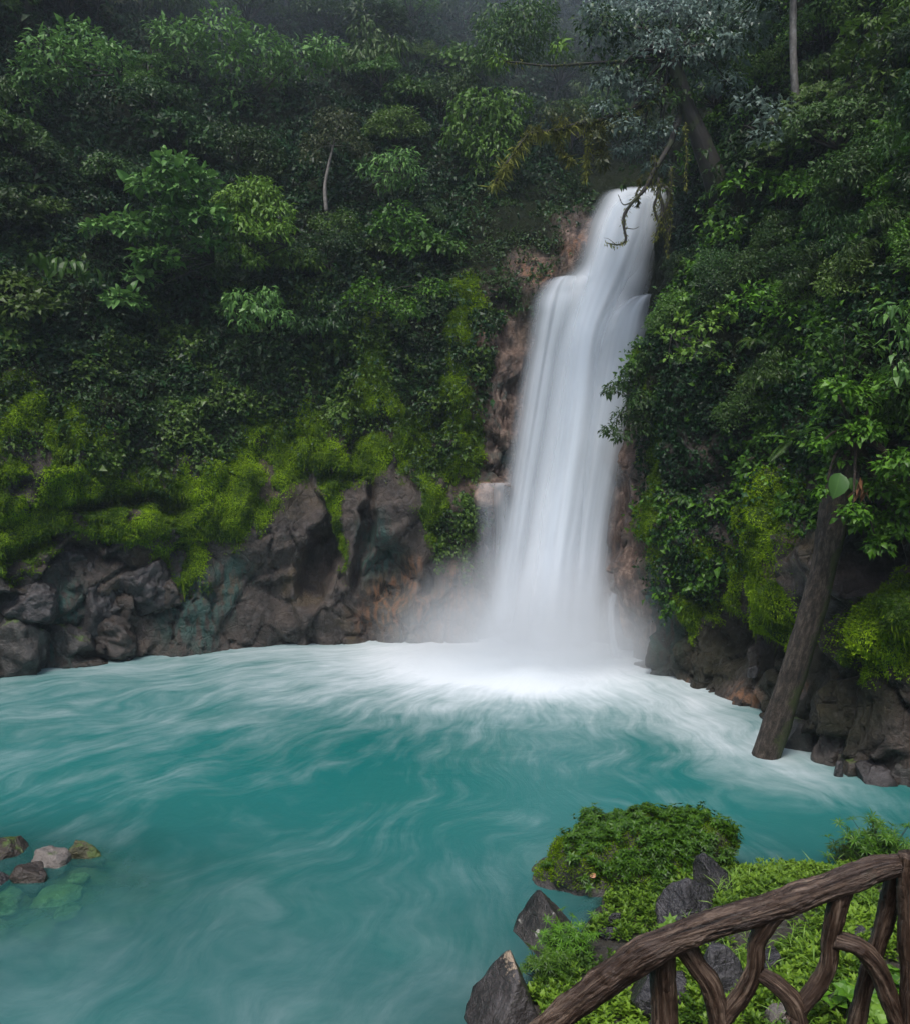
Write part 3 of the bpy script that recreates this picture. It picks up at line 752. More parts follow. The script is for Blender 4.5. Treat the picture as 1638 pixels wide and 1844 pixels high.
proto('G2', 'bright_shrub', M_FRESH, (1.7, 1.5, 1.1), 15, mkA(0))
proto('C', 'lance_leaf_shrub', M_MID, (1.6, 1.4, 1.3), 15, mkC(0))
proto('C2', 'lance_leaf_shrub', M_DARK, (1.7, 1.4, 1.2), 15, mkC(0))
proto('D', 'canopy_tree', M_DARK, (2.3, 1.9, 1.0), 24, mkD(0), .12, 2.2, 'dome')
proto('D2', 'canopy_tree', M_MID, (2.3, 2.0, 1.1), 22, mkD(0), .12, 2.2, 'dome')
proto('F', 'whorled_leaf_tree', M_MID, (1.9, 1.6, 1.1), 18, mkF(0), .09, 1.8)
proto('F2', 'whorled_leaf_tree', M_OLIVE, (1.8, 1.5, 1.1), 15, mkF(0), .09, 1.8)
fr = empty('fern', (0, 0, -60))
for i in range(9):
    az = i * 2 * PI / 9 + random.random() * .4
    V, Fs, A = frond((0, 0, .1), (math.cos(az), math.sin(az), .75 + .3 * random.random()), 1.5 + .3 * random.random(), 24, .34, .055, .65)
    link('frond', mesh('frond', V, Fs, A, smoothf=False), M_MID, fr)
PROTO['E'] = fr
DESC = {'A': 'broadleaf shrub with glossy oval leaves', 'A2': 'dark broadleaf shrub with oval leaves', 'B': 'dark dense shrub of tiny leaves', 'B2': 'mid green dense shrub of tiny leaves',
        'G': 'bright green dense shrub of small leaves', 'G2': 'bright green shrub of oval leaves',
        'C': 'shrub with drooping narrow leaves', 'C2': 'dark shrub with drooping narrow leaves', 'D': 'dark spreading tree with a layered crown', 'D2': 'green spreading tree with a layered crown',
        'F': 'tree with whorls of pointed leaves', 'F2': 'olive tinged tree with whorled leaves', 'E': 'arching fern with feathery fronds'}
CAT = {'A': 'shrub', 'B': 'shrub', 'G': 'shrub', 'C': 'shrub', 'D': 'tree', 'F': 'tree', 'E': 'fern'}
def place(key, px, py, scale, label, group, out=.3, tilt=.3, cols=(0, 20), drop=.9):
    P, Nn = cliff_at(px, py, cols)
    o = copy_tree(PROTO[key])
    axis = Vector(unit(np.array([Nn[0] * tilt, Nn[1] * tilt, 1.0])))
    q = axis.to_track_quat('Z', 'Y') @ Euler((0, 0, RNG.random() * 6.28)).to_quaternion()
    o.rotation_mode = 'QUATERNION'; o.rotation_quaternion = q
    o.location = Vector(P + Nn * out) - axis * (drop * scale); o.scale = (scale,) * 3
    return tag(o, label, CAT[key[0]], group)
def zone(u, v, side):
    if side == 'L':
        return ('on the misty top slope at upper left', 'plants on the misty upper left slope') if v < 230 else ('on the shaded slope above the left mossy cliff', 'plants above the left cliff')
    if v < 330: return ('on the high slope right of the waterfall', 'plants on the high right slope')
    return ('hanging on the steep wall right of the waterfall', 'plants on the right wall')
OCC = [(1430, 130, 40), (1430, 60, 40), (1432, 200, 36), (1430, 0, 40), (1262, 270, 46), (1232, 190, 44), (1292, 350, 44), (1215, 380, 40), (1210, 300, 50)]
# individually recognisable plants, each with its own crown
def plant(name, label, cat, spots, Y, mat, leaf, stem=None, dens=1.0, depthf=1.0, trunk=None, trunk_mat=None, detail=False, trunk_r=(.1, .05), yoff=None):
    """spots: (px, py, radius px, depth shift)"""
    cs = []; parts = []
    if name not in ('overhanging_tree', 'slim_tree'): OCC.extend(q[:3] for q in spots)
    for q in spots:
        a, b, r = q[:3]; dy = q[3] if len(q) > 3 else RNG.normal() * .45
        c = at(a, b, Y + dy); R = r / F_PX * Y
        cs.append((c, R))
    loc = np.array(trunk[0]) if trunk is not None else cs[-1][0] + np.array([0, .8, -.5])
    root = empty(name, loc, label, cat)
    for c, R in cs:
        n = int(1.7 * dens * leaf['n'] * (R ** 2))
        if leaf.get('rosette'):
            parts.append(merge([rosette(c - loc + RNG.normal(size=3) * R * np.array([.55, .55, .42]), leaf['rosette'], leaf['L'], leaf['W'],
                    (RNG.normal() * .4, RNG.normal() * .4 - .3, 1), leaf.get('droop', .3), detail=detail) for _ in range(max(3, n // leaf['rosette']))]))
        else:
            parts.append(spray(c - loc, (R, R * depthf, R * leaf.get('flat', .75)), max(n, 12), leaf['L'], leaf['W'], leaf.get('droop', .25), down=leaf.get('down', -.2), up=leaf.get('up', .8), shell=leaf.get('shell', .35), detail=detail))
    V, Fs, A = merge(parts)
    link('foliage', mesh(name + '_foliage', V, Fs, A, smoothf=False), mat, root)
    ts = []
    if trunk is not None:
        tl = [np.array(p) - loc for p in trunk]
        ts.append(tube(tl, trunk_r, 12, 30, .06, .12, seed=len(label)))
        hub = tl[-1]
    else: hub = np.zeros(3); 
    ts += limbs_to(hub, [c - loc for c, R in cs], min(trunk_r[-1] * .5, .07) if trunk is not None else .035)
    tubes_obj('trunk' if trunk is not None else 'stem', ts, trunk_mat or M_BARK, root)
    return root
BROAD = dict(n=75, L=.36, W=.19, flat=.6); SMALL = dict(n=230, L=.2, W=.085); LANCE = dict(n=150, L=.3, W=.075, droop=.35, down=-.6, up=.5)
WHORL = dict(n=170, L=.3, W=.1, rosette=8)
cy_ = lambda px, py, d, cols=(0, 20): cliff_at(px, py, cols)[0][1] - d * 1.35
plant('broadleaf_tree', 'large shrub of glossy oval leaves sweeping down to the left above the cliff', 'shrub',
      [(320, 305, 42), (272, 335, 40), (350, 325, 38), (370, 395, 42), (322, 392, 48), (272, 420, 48), (232, 400, 34), (190, 415, 34), (282, 468, 40), (252, 502, 30), (225, 542, 36), (190, 572, 30), (168, 590, 20), (330, 350, 40), (375, 440, 26)],
      cy_(300, 420, 1.8, LEFT), M_PALE, dict(n=105, L=.30, W=.155, flat=.55, down=-.02, up=1.1, droop=.12), dens=1.3, detail=True)
plant('round_crown_tree', 'rounded bright yellow-green tree in the middle of the left slope', 'tree',
      [(455, 362, 52), (420, 365, 38), (497, 385, 36), (442, 415, 46), (490, 425, 36), (465, 345, 40), (430, 455, 26), (508, 455, 18), (462, 472, 22), (510, 410, 20)],
      cy_(455, 420, 1.9, LEFT), M_BRIGHT, dict(n=230, L=.24, W=.085, droop=.35, down=-.35, flat=.7), dens=1.3)
plant('drooping_bough', 'low bough of pale drooping leaves under the rounded yellow-green tree', 'shrub',
      [(430, 540, 26), (462, 558, 32), (502, 572, 26), (440, 582, 18), (480, 530, 24), (410, 560, 16)], cy_(460, 560, 1.6, LEFT), M_PALE, dict(n=150, L=.28, W=.1, droop=.4, down=-.5), dens=1.2)
plant('feathery_tree', 'pale feathery shrub catching light on the slope left of the waterfall', 'shrub',
      [(715, 298, 34), (690, 290, 24), (738, 318, 30), (700, 330, 24), (660, 305, 18), (730, 280, 22)], cy_(715, 320, 1.7, LEFT), M_PALE, LANCE)
plant('brownish_crown_tree', 'thin olive brown tree with a bare trunk above the left slope', 'tree',
      [(600, 220, 34), (612, 250, 38), (570, 260, 30), (640, 268, 30), (620, 215, 26), (560, 285, 22)], cy_(600, 300, 1.8, LEFT), M_OLIVE, SMALL,
      trunk=[at(588, 380, cy_(588, 380, .3, LEFT)), at(586, 330, cy_(588, 350, 1.0, LEFT)), at(600, 262, cy_(600, 300, 1.8, LEFT))], trunk_mat=M_PBARK)
plant('spreading_tree', 'wide layered tree in haze at the top left corner', 'tree',
      [(90, 100, 52), (150, 84, 52), (62, 142, 44), (180, 120, 36), (40, 185, 34), (120, 140, 30), (205, 96, 30)], cy_(110, 150, 1.8, LEFT), M_PALE, dict(n=120, L=.32, W=.12), dens=1.1)
plant('spreading_tree', 'wide pale layered tree in haze at the top left of centre', 'tree',
      [(330, 82, 52), (398, 60, 52), (468, 90, 52), (540, 110, 44), (585, 92, 36), (345, 130, 42), (500, 140, 34), (420, 120, 40), (300, 60, 34), (420, 180, 34)], cy_(450, 130, 2.0, LEFT), M_PALE, dict(n=120, L=.34, W=.11), dens=1.0)
plant('spreading_tree', 'mist-veiled drooping tree standing left of the overhanging tree', 'tree',
      [(940, 60, 62), (900, 92, 54), (985, 85, 46), (955, 25, 50), (890, 40, 40)], 45.5, M_MID, LANCE, dens=1.2)
plant('spreading_tree', 'hazy green tree hanging over the rock slab left of the waterfall top', 'tree',
      [(860, 200, 54), (908, 228, 38), (882, 272, 46), (835, 250, 40), (870, 310, 28), (920, 190, 40)], 41.5, M_MID, dict(n=140, L=.3, W=.11, droop=.35, down=-.5), dens=1.0)
plant('leafy_bush', 'rounded green bush halfway up the slope left of the waterfall', 'shrub',
      [(720, 392, 38), (745, 415, 36), (690, 410, 28), (735, 445, 26)], cy_(725, 420, 1.2, LEFT), M_MID, dict(n=140, L=.26, W=.12))
plant('leafy_bush', 'fresh green bush above the tall moss streak on the left cliff', 'shrub',
      [(690, 545, 34), (640, 545, 30), (735, 560, 32), (780, 520, 30), (660, 520, 28)], cy_(690, 550, .9, LEFT), M_FRESH, dict(n=200, L=.18, W=.09))
plant('elephant_ear', 'plant with big hanging pale leaves at the left edge of the slope', 'plant',
      [(130, 480, 22), (160, 485, 20), (105, 470, 22), (60, 470, 26)], cy_(130, 490, 1.2, LEFT), M_MID, dict(n=20, L=.5, W=.2, droop=.4, down=-1.2, up=.2), detail=True)
plant('overhanging_shrub', 'dark leafy branches reaching out in front of the waterfall from the right', 'shrub',
      [(1112, 700, 24), (1142, 690, 26), (1098, 776, 18), (1128, 752, 28), (1152, 772, 24), (1092, 706, 10), (1155, 722, 28), (1120, 790, 16), (1140, 665, 18), (1170, 745, 26), (1165, 640, 12)],
      31.0, M_DARK, dict(n=260, L=.2, W=.075, droop=.3, down=-.4, flat=.8), dens=1.7, trunk=[at(1215, 760, 31.3), at(1185, 745, 31.1), at(1165, 740, 31.0)], trunk_r=(.06, .035))
plant('climbing_vine', 'bright yellow-green climber with yellow leaves on the wall right of the waterfall', 'vine',
      [(1215, 608, 20), (1238, 640, 20), (1272, 590, 24), (1300, 562, 22), (1202, 645, 12), (1285, 640, 16), (1305, 665, 16), (1262, 620, 18), (1200, 600, 12), (1225, 575, 14)],
      cy_(1250, 620, 1.0, RIGHT), M_BRIGHT, dict(n=230, L=.19, W=.12))
plant('leafy_bush', 'fresh green bush catching light high on the right wall', 'shrub',
      [(1335, 545, 28), (1378, 535, 28), (1420, 565, 28), (1450, 580, 24), (1360, 520, 22), (1470, 560, 22)], cy_(1390, 560, 1.0, RIGHT), M_FRESH, dict(n=170, L=.22, W=.1))
plant('leafy_bush', 'soft mid green bush right of the dark leaning tree trunk', 'shrub',
      [(1350, 320, 34), (1382, 332, 28), (1320, 335, 24), (1410, 345, 22)], cy_(1360, 340, 1.0, RIGHT), M_FRESH, dict(n=150, L=.24, W=.1))
plant('leafy_bush', 'glossy dark bush at the top right corner', 'shrub',
      [(1560, 60, 44), (1610, 90, 44), (1590, 150, 40), (1630, 30, 40), (1540, 110, 34)], cy_(1590, 110, 1.0, RIGHT), M_MID, dict(n=150, L=.24, W=.11))
plant('leafy_bush', 'grey green bush below the pale straight trunk on the right', 'shrub',
      [(1400, 210, 34), (1440, 230, 34), (1380, 250, 30), (1470, 260, 30), (1350, 190, 30)], cy_(1410, 240, 1.2, RIGHT), M_GREY, dict(n=150, L=.26, W=.1))
# tree over the lip of the fall
Yt = 31.8
ot = plant('overhanging_tree', 'dark leaning tree with grey wet leaves overhanging the top of the waterfall', 'tree',
      [(1100, 55, 44), (1150, 30, 48), (1210, 28, 48), (1270, 58, 46), (1130, 112, 42), (1182, 90, 46), (1095, 150, 34), (1150, 172, 40), (1232, 112, 40), (1302, 92, 42), (1342, 62, 42), (1122, 228, 32), (1160, 265, 28), (1192, 238, 30), (1080, 25, 40), (1350, 20, 44), (1280, 10, 44), (1180, 300, 22), (1120, 270, 20), (1310, 150, 30), (1085, 200, 24), (1260, 150, 26)],
      Yt, M_GREY, dict(n=290, L=.2, W=.085, droop=.35, down=-.3), dens=1.0,
      trunk=[at(1312, 420, 32.9), at(1288, 330, 32.3), at(1264, 258, 32.0), at(1240, 200, 31.8), at(1224, 150, 31.6), at(1205, 100, 31.6)], trunk_r=(.5, .32, .2))
oL = Vector(ot.location)
dk = []
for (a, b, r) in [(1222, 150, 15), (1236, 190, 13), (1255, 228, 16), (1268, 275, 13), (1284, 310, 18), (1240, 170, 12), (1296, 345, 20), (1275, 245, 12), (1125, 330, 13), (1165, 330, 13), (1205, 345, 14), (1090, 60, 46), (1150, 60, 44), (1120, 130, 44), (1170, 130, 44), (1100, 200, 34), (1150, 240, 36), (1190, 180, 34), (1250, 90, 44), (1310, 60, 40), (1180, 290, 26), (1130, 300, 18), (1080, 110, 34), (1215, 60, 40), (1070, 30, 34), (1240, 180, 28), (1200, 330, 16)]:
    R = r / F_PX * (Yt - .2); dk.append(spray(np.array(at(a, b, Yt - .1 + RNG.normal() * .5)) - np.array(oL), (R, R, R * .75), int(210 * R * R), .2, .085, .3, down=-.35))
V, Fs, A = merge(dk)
link('foliage', mesh('shaded_foliage', V, Fs, A, smoothf=False), M_DARK, ot)  # darker green leaves mixed in among the grey ones
def mossy_branch(pts, r, name='mossy_branch', tuft=True, hang=.35, n=700, mat=None):
    W = [np.array(at(*p)) - np.array(oL) for p in pts]
    o = tubes_obj(name, [tube(W, r, 8, 30, 0, .35, seed=pts[0][0])], M_BARK, ot)
    if tuft:
        C = catmull(W, 80); i = RNG.integers(0, 80, n); Pp = C[i] + RNG.normal(size=(n, 3)) * .05
        D = unit(np.array([0, 0, -1.0]) + RNG.normal(size=(n, 3)) * .6)
        V, Fs, A = leaves(Pp, D, unit(RNG.normal(size=(n, 3))), hang * (.3 + RNG.random(n) ** 2), .05, .1)
        tag(link('hanging_moss', mesh('hanging_moss', V, Fs, A, smoothf=False), M_OCHRE, o), kind='stuff')
    return o
mossy_branch([(1215, 140, 31.9), (1150, 190, 31.7), (1085, 215, 31.5), (1040, 222, 31.4), (1000, 236, 31.3), (955, 240, 31.2), (925, 275, 31.1), (905, 305, 31.0), (888, 332, 31.0)], (.12, .09, .06, .05, .03), hang=.5, n=1500)
mossy_branch([(1085, 215, 31.5), (1080, 255, 31.5), (1086, 300, 31.5)], (.05, .03), hang=.45, n=700)
mossy_branch([(1000, 236, 31.3), (1010, 270, 31.3), (1030, 290, 31.3)], (.04, .02), hang=.35, n=400)
mossy_branch([(1060, 225, 31.5), (1056, 280, 31.5), (1054, 322, 31.5)], (.03, .015), hang=.3, n=350)
mossy_branch([(1195, 110, 31.9), (1130, 110, 31.5), (1050, 114, 31.1), (985, 118, 30.9), (930, 112, 30.8), (905, 110, 30.8)], (.09, .05, .035, .02), n=260, hang=.12)
mossy_branch([(1225, 200, 32.0), (1205, 260, 31.5), (1175, 310, 31.2), (1160, 340, 31.0), (1140, 362, 30.9), (1124, 385, 30.9), (1122, 405, 30.9), (1126, 432, 30.9), (1112, 440, 30.9), (1090, 437, 30.9)], (.13, .09, .06, .05, .04, .016), n=260, hang=.16)
mossy_branch([(1140, 362, 30.9), (1122, 368, 30.9), (1112, 350, 30.9)], (.03, .012), tuft=False)
mossy_branch([(1124, 410, 30.9), (1140, 412, 30.9), (1150, 408, 30.9)], (.018, .008), tuft=False)
mossy_branch([(1108, 440, 30.9), (1095, 430, 30.9), (1086, 428, 30.9)], (.012, .006), tuft=False)
for i, (px, y0, y1, r) in enumerate([(1180, 320, 430, .05), (1190, 330, 412, .07), (1199, 335, 425, .07), (1207, 300, 400, .03), (1235, 220, 340, .02), (1176, 280, 345, .06), (1150, 320, 370, .012), (1205, 350, 460, .04)]):
    W = [np.array(at(px + RNG.normal() * 3, y, 31.1)) - np.array(oL) for y in np.linspace(y0, y1, 5)]
    o = tubes_obj('aerial_root', [tube(W, (r, r, r * .8, r * .3), 6, 16, 0, .5, seed=i)], M_BARK, ot)
    n = 160; C = catmull(W, 40); ii = RNG.integers(0, 40, n)
    V, Fs, A = leaves(C[ii] + RNG.normal(size=(n, 3)) * r, unit(np.array([0, 0, -1.]) + RNG.normal(size=(n, 3)) * .5), unit(RNG.normal(size=(n, 3))), .16, .04)
    tag(link('hanging_moss', mesh('hanging_moss', V, Fs, A, smoothf=False), M_OCHRE, o), kind='stuff')
for (px, py, rr, mt) in [(900, 112, 16, M_BRIGHT), (1005, 85, 14, M_BRIGHT), (985, 205, 18, M_OLIVE), (1040, 212, 22, M_OLIVE), (1075, 250, 18, M_OLIVE), (1010, 222, 14, M_OCHRE), (960, 236, 12, M_OCHRE), (1100, 235, 20, M_OLIVE), (1083, 290, 10, M_OLIVE)]:
    Yb = 31.0; V, Fs, A = spray(np.array(at(px, py, Yb)) - np.array(oL), np.array([1, 1, 1]) * rr / F_PX * Yb, 60, .22, .07, .3, down=-.4)
    tag(link('leaf_tuft', mesh('leaf_tuft', V, Fs, A, smoothf=False), mt, ot), kind='stuff')
# slim pale trunk, top right
plant('slim_tree', 'slender tree with a pale straight mottled trunk at the top right', 'tree',
      [(1430, -60, 60), (1380, -40, 50), (1480, -50, 50), (1410, -90, 50), (1500, 0, 34), (1370, -5, 30)], 30.2, M_DARK, SMALL,
      trunk=[at(1447, 330, 31.2), at(1438, 240, 30.8), at(1430, 150, 30.3), at(1427, 60, 30.1), at(1429, -60, 30.1)], trunk_r=(.17, .13, .11), trunk_mat=M_PBARK)
# leaning trunk that stands in the pool
YL = 20.3
lt = plant('leaning_tree', 'thick mossy trunk leaning out of the pool at right under bright green leaves', 'tree',
      [(1500, 800, 32), (1550, 782, 40), (1602, 762, 42), (1622, 842, 42), (1562, 940, 38), (1612, 952, 42), (1582, 985, 26), (1645, 905, 42), (1525, 830, 28), (1484, 885, 16), (1602, 695, 42), (1545, 722, 38), (1505, 702, 32), (1660, 800, 40), (1585, 880, 30), (1535, 925, 26), (1475, 800, 14)],
      YL - .4, M_FRESH, dict(n=330, L=.17, W=.088, droop=.3), dens=2.2,
      trunk=[at(1366, 1410, 22.1), at(1380, 1360, 22.0), at(1412, 1265, 21.8), at(1443, 1160, 21.5), at(1470, 1070, 21.2), at(1490, 985, 20.9), at(1502, 920, 20.7), at(1518, 860, 20.5), at(1540, 790, 20.4)],
      trunk_r=(.45, .37, .325, .315, .32, .35, .34, .26), trunk_mat=M_TRUNK)
ll = np.array(lt.location)
for nm, pp, D, L_, W_, mt in [('pale_leaf', at(1512, 852, 19.75), (-.35, -.3, -1), .62, .46, M_PALE), ('pale_leaf', at(1530, 860, 19.9), (.2, -.3, -1), .34, .26, M_PALE)]:
    V, Fs, A = leaves(np.array([pp - ll]), np.array([D], float), np.array([(0, -1., .4)]), L_, W_, .1, np.array([.25]), True)
    link(nm, mesh(nm, V, Fs, A), mt, lt)['label'] = 'big rounded pale leaf'
t = NT('dead_leaf'); M_DEAD = t.done(t.bsdf((.2, .085, .035), .8))
n = 14; V, Fs, A = leaves(np.array(at(1552, 872, 19.9) - ll) + RNG.normal(size=(n, 3)) * .1, unit(np.array([-.2, 0, -1.]) + RNG.normal(size=(n, 3)) * .3), unit(RNG.normal(size=(n, 3))), .34, .08, .2)
link('dead_leaf', mesh('dead_leaf', V, Fs, A), M_DEAD, lt)['label'] = 'withered brown leaves'
plant('lance_leaf_tree', 'bright drooping long-leaved plant at the right edge of the frame', 'plant',
      [(1600, 565, 30), (1632, 605, 32), (1645, 545, 30), (1618, 655, 28), (1650, 670, 30)], 19.0, M_PALE, dict(n=170, L=.26, W=.085, droop=.4, down=-.7), dens=1.0)
plant('leafy_bush', 'tangled mid green bush above the leaning trunk on the right', 'shrub',
      [(1480, 620, 30), (1520, 600, 32), (1560, 630, 30), (1500, 650, 28), (1450, 660, 24), (1540, 670, 28)], 21.0, M_MID, dict(n=260, L=.18, W=.085))
pf = empty('palm_fern', at(1425, 790, 22.2), 'single arching palm frond in the dark gap left of the leaning trunk', 'palm')
for d in [(-1, -.3, .35), (-.7, -.5, -.3), (-.3, -.8, .5), (.4, -.6, .5)]:
    V, Fs, A = frond((0, 0, 0), d, .95, 26, .22, .03, .25)
    link('frond', mesh('frond', V, Fs, A, smoothf=False), M_MID, pf)
# photograph's distinct dark hollows are left emptier
HOLLOW = [(330, 570, 110, 60), (250, 640, 120, 70), (180, 250, 70, 30), (650, 200, 30, 60), (60, 230, 90, 40), (400, 250, 60, 40), (1440, 600, 60, 40), (560, 320, 50, 40), (1300, 800, 40, 60), (1540, 1000, 60, 40)]
def hollow(u, v): return any(((u - a) / ra) ** 2 + ((v - b) / rb) ** 2 < 1 for a, b, ra, rb in HOLLOW)
def occupied(u, v): return any(((u - a) / (r * .95)) ** 2 + ((v - 22 - b) / (r * 1.15)) ** 2 < 1 for a, b, r in OCC)
cnt = 0
for v in range(-110, 600, 74):
    for u in range(-60, 1010, 82):
        uu, vv = u + RNG.normal() * 20, v + RNG.normal() * 18
        if hollow(uu, vv) or occupied(uu, vv): continue
        if uu > 790 and vv > 235: continue
        if uu > 1010: continue
        if vv > 500 and RNG.random() < .45: continue
        keys = ['A', 'A2', 'B', 'C2', 'D', 'D2', 'F', 'F2', 'D', 'B2'] if vv < 260 else ['A', 'A2', 'B', 'B', 'C2', 'C', 'B2', 'E', 'A2']
        k = keys[RNG.integers(len(keys))]
        z_, g_ = zone(uu, vv, 'L')
        place(k, uu, vv, (.55 + .85 * RNG.random()) * (1.0 if vv < 260 else .72), DESC[k] + ' ' + z_, g_, cols=(1, 9.2)); cnt += 1
for v in range(-110, 900, 66):
    for u in range(1225, 1760, 66):
        uu, vv = u + RNG.normal() * 17, v + RNG.normal() * 16
        if hollow(uu, vv) or occupied(uu, vv) or uu < 1205 + .02 * vv: continue
        if vv > 760 and (uu > 1340): continue
        keys = ['A2', 'B', 'B2', 'C2', 'C', 'B', 'G', 'G', 'E', 'B2', 'G2'] if vv > 330 else ['A2', 'B', 'B2', 'C2', 'C', 'F', 'D', 'G']
        k = keys[RNG.integers(len(keys))]
        z_, g_ = zone(uu, vv, 'R')
        place(k, uu, vv, (.42 + .22 * RNG.random()) * (1.25 if vv < 330 else 1.0), DESC[k] + ' ' + z_, g_, cols=(11.7, 19), tilt=.6); cnt += 1
for v in range(-110, 320, 72):
    for u in range(1010, 1230, 70):
        uu, vv = u + RNG.normal() * 16, v + RNG.normal() * 16
        k = ['D', 'D2', 'C2', 'A2', 'B'][RNG.integers(5)]
        place(k, uu, vv, .8 + .4 * RNG.random(), DESC[k] + ' in the misty gully behind the waterfall lip', 'plants in the gully behind the waterfall lip', cols=(8.3, 12.2), out=.6); cnt += 1
print('filled', cnt)

for r_ in PROTO.values():
    for ch in list(r_.children): bpy.data.objects.remove(ch)
    bpy.data.objects.remove(r_)
# ------------------------------------------------------------------ rocks
def rock_mat(name, c0, c1, c2, rough=.4, moss_amt=0., patch=None, sub=None):
    t = NT(name); co = t.coord()
    oi = t.n('ObjectInfo').outputs['Random']
    co2 = t.vmath('ADD', co, _vec(t, oi, 9.0))
    a = t.noise(co2, 2.2, 6, .62); b = t.noise(co2, 11, 5, .65); c_ = t.noise(co2, 34, 3, .6)
    col = t.ramp(a, [(.3, c0), (.52, c1), (.7, c2)])
    col = t.mix(t.math('MULTIPLY', t.step(b, .55, .75), .5), col, tuple(min(1, x * 1.8) for x in c2))
    gm = t.n('NewGeometry'); sx = t.n('SeparateXYZ'); t.put(sx.inputs[0], gm.outputs['Normal'])
    if patch:
        pm = t.step(t.noise(co2, 4.2, 1, .3), .70, .73) if patch == SPOT else t.step(t.math('ADD', t.math('MULTIPLY', t.attr('top'), 1.0), t.math('MULTIPLY', t.math('SUBTRACT', b, .5), 1.5)), .80, .95)
        col = t.mix(pm, col, t.mix(c_, tuple(.55 * x for x in patch), patch))
    if moss_amt:
        mk = t.step(t.math('ADD', t.math('MULTIPLY', sx.outputs[2], .5), t.math('MULTIPLY', t.math('SUBTRACT', a, .5), 1.6)), .62 - .5 * moss_amt, .8 - .5 * moss_amt)
        col = t.mix(t.math('MULTIPLY', mk, .9), col, t.mix(b, (.02, .04, .006), (.10, .16, .025)))
    h = t.math('ADD', t.math('ADD', a, t.math('MULTIPLY', t.step(t.vor(t.map(co2, (1, 1, 1.6)), 1.7, 'DISTANCE_TO_EDGE'), 0, .04), .05)), t.math('ADD', t.math('MULTIPLY', b, .5), t.math('MULTIPLY', c_, .15)))
    rg = t.math('MULTIPLY_ADD', b, .3, rough - .12)
    return t.done(t.bsdf(col, rg, t.bump(h, 1.0, .10), spec=.5))
def _vec(t, v, k):
    nd = t.n('CombineXYZ'); x = t.math('MULTIPLY', v, k)
    for i in range(3): t.put(nd.inputs[i], x)
    return nd.outputs[0]
SPOT = (.5, .48, .42)
R_DARK = rock_mat('wet_dark_rock', (.014, .013, .014), (.034, .032, .035), (.075, .07, .074), .22)
R_LICHEN = rock_mat('dark_rock_white_spots', (.014, .013, .013), (.038, .033, .03), (.08, .07, .065), .3, patch=SPOT)
R_TAN = rock_mat('dark_rock_tan_top', (.016, .013, .012), (.05, .042, .04), (.11, .10, .10), .35, patch=(.5, .38, .27))
R_BROWN = rock_mat('brown_rock', (.014, .011, .009), (.042, .032, .026), (.09, .072, .06), .35)
R_BRMOSS = rock_mat('brown_rock_green_algae', (.016, .012, .009), (.045, .034, .025), (.095, .075, .058), .4, .5)
R_PALE = rock_mat('pale_pinkish_rock', (.07, .06, .052), (.16, .14, .125), (.24, .215, .19), .5, .15)
R_GREY = rock_mat('grey_rock', (.012, .011, .011), (.036, .032, .032), (.085, .077, .078), .35)
R_GRMOSS = rock_mat('grey_rock_moss', (.016, .015, .014), (.045, .04, .036), (.10, .09, .08), .45, .5)
R_ALGAE = rock_mat('submerged_rock', (.13, .14, .05), (.26, .28, .11), (.40, .38, .22), .7, .3)
R_GREEN = rock_mat('green_algae_rock', (.03, .03, .015), (.07, .065, .03), (.13, .12, .06), .5, .75)
R_PINK = rock_mat('pink_mineral_rock', (.09, .06, .045), (.22, .14, .1), (.38, .27, .2), .5)

_ico = {}
def ico(sub):
    if sub not in _ico:
        bm = bmesh.new(); bmesh.ops.create_icosphere(bm, subdivisions=sub, radius=1)
        _ico[sub] = (np.array([v.co[:] for v in bm.verts]), np.array([[v.index for v in f.verts] for f in bm.faces])); bm.free()
    return _ico[sub]
def rock_shape(size, seed, planes=11, nz=.07, sub=5, sharp=26., cuts=()):
    d, Fc = ico(sub); rg = np.random.default_rng(seed)
    n = unit(rg.normal(size=(planes, 3))); h = .62 + .36 * rg.random(planes)
    if len(cuts):
        n = np.vstack([n, unit(np.array([c[:3] for c in cuts], float))]); h = np.concatenate([h, [c[3] for c in cuts]])
    n = np.vstack([n, np.eye(3), -np.eye(3)]); h = np.concatenate([h, np.ones(6)])
    dn = d @ n.T
    q = np.where(dn > .02, h[None] / np.maximum(dn, .02), 50.)
    q = np.minimum(q, 3.0)
    r = -np.log(np.exp(-sharp * q).sum(1)) / sharp
    r = np.minimum(r, 1.25)
    V = d * r[:, None]
    V = V + d * (nz * fbm(V * 1.6 + seed * 3.7, 5))[:, None] - d * (nz * .8 * np.abs(fbm(V * 3.3 + seed, 3)))[:, None] * .6
    ext = np.abs(V).max(0)
    return V / ext * np.asarray(size) * .5, Fc
def ground_Y(px, py):
    d = ray(px, py); Y = np.linspace(4, 19, 600)
    X_ = d[0] / d[1] * Y; Zr = CAMZ + d[2] / d[1] * Y
    hit = np.where(Zr <= np.maximum(ground_z(X_, Y), 0))[0]
    return Y[hit[0]] if len(hit) else 17.0
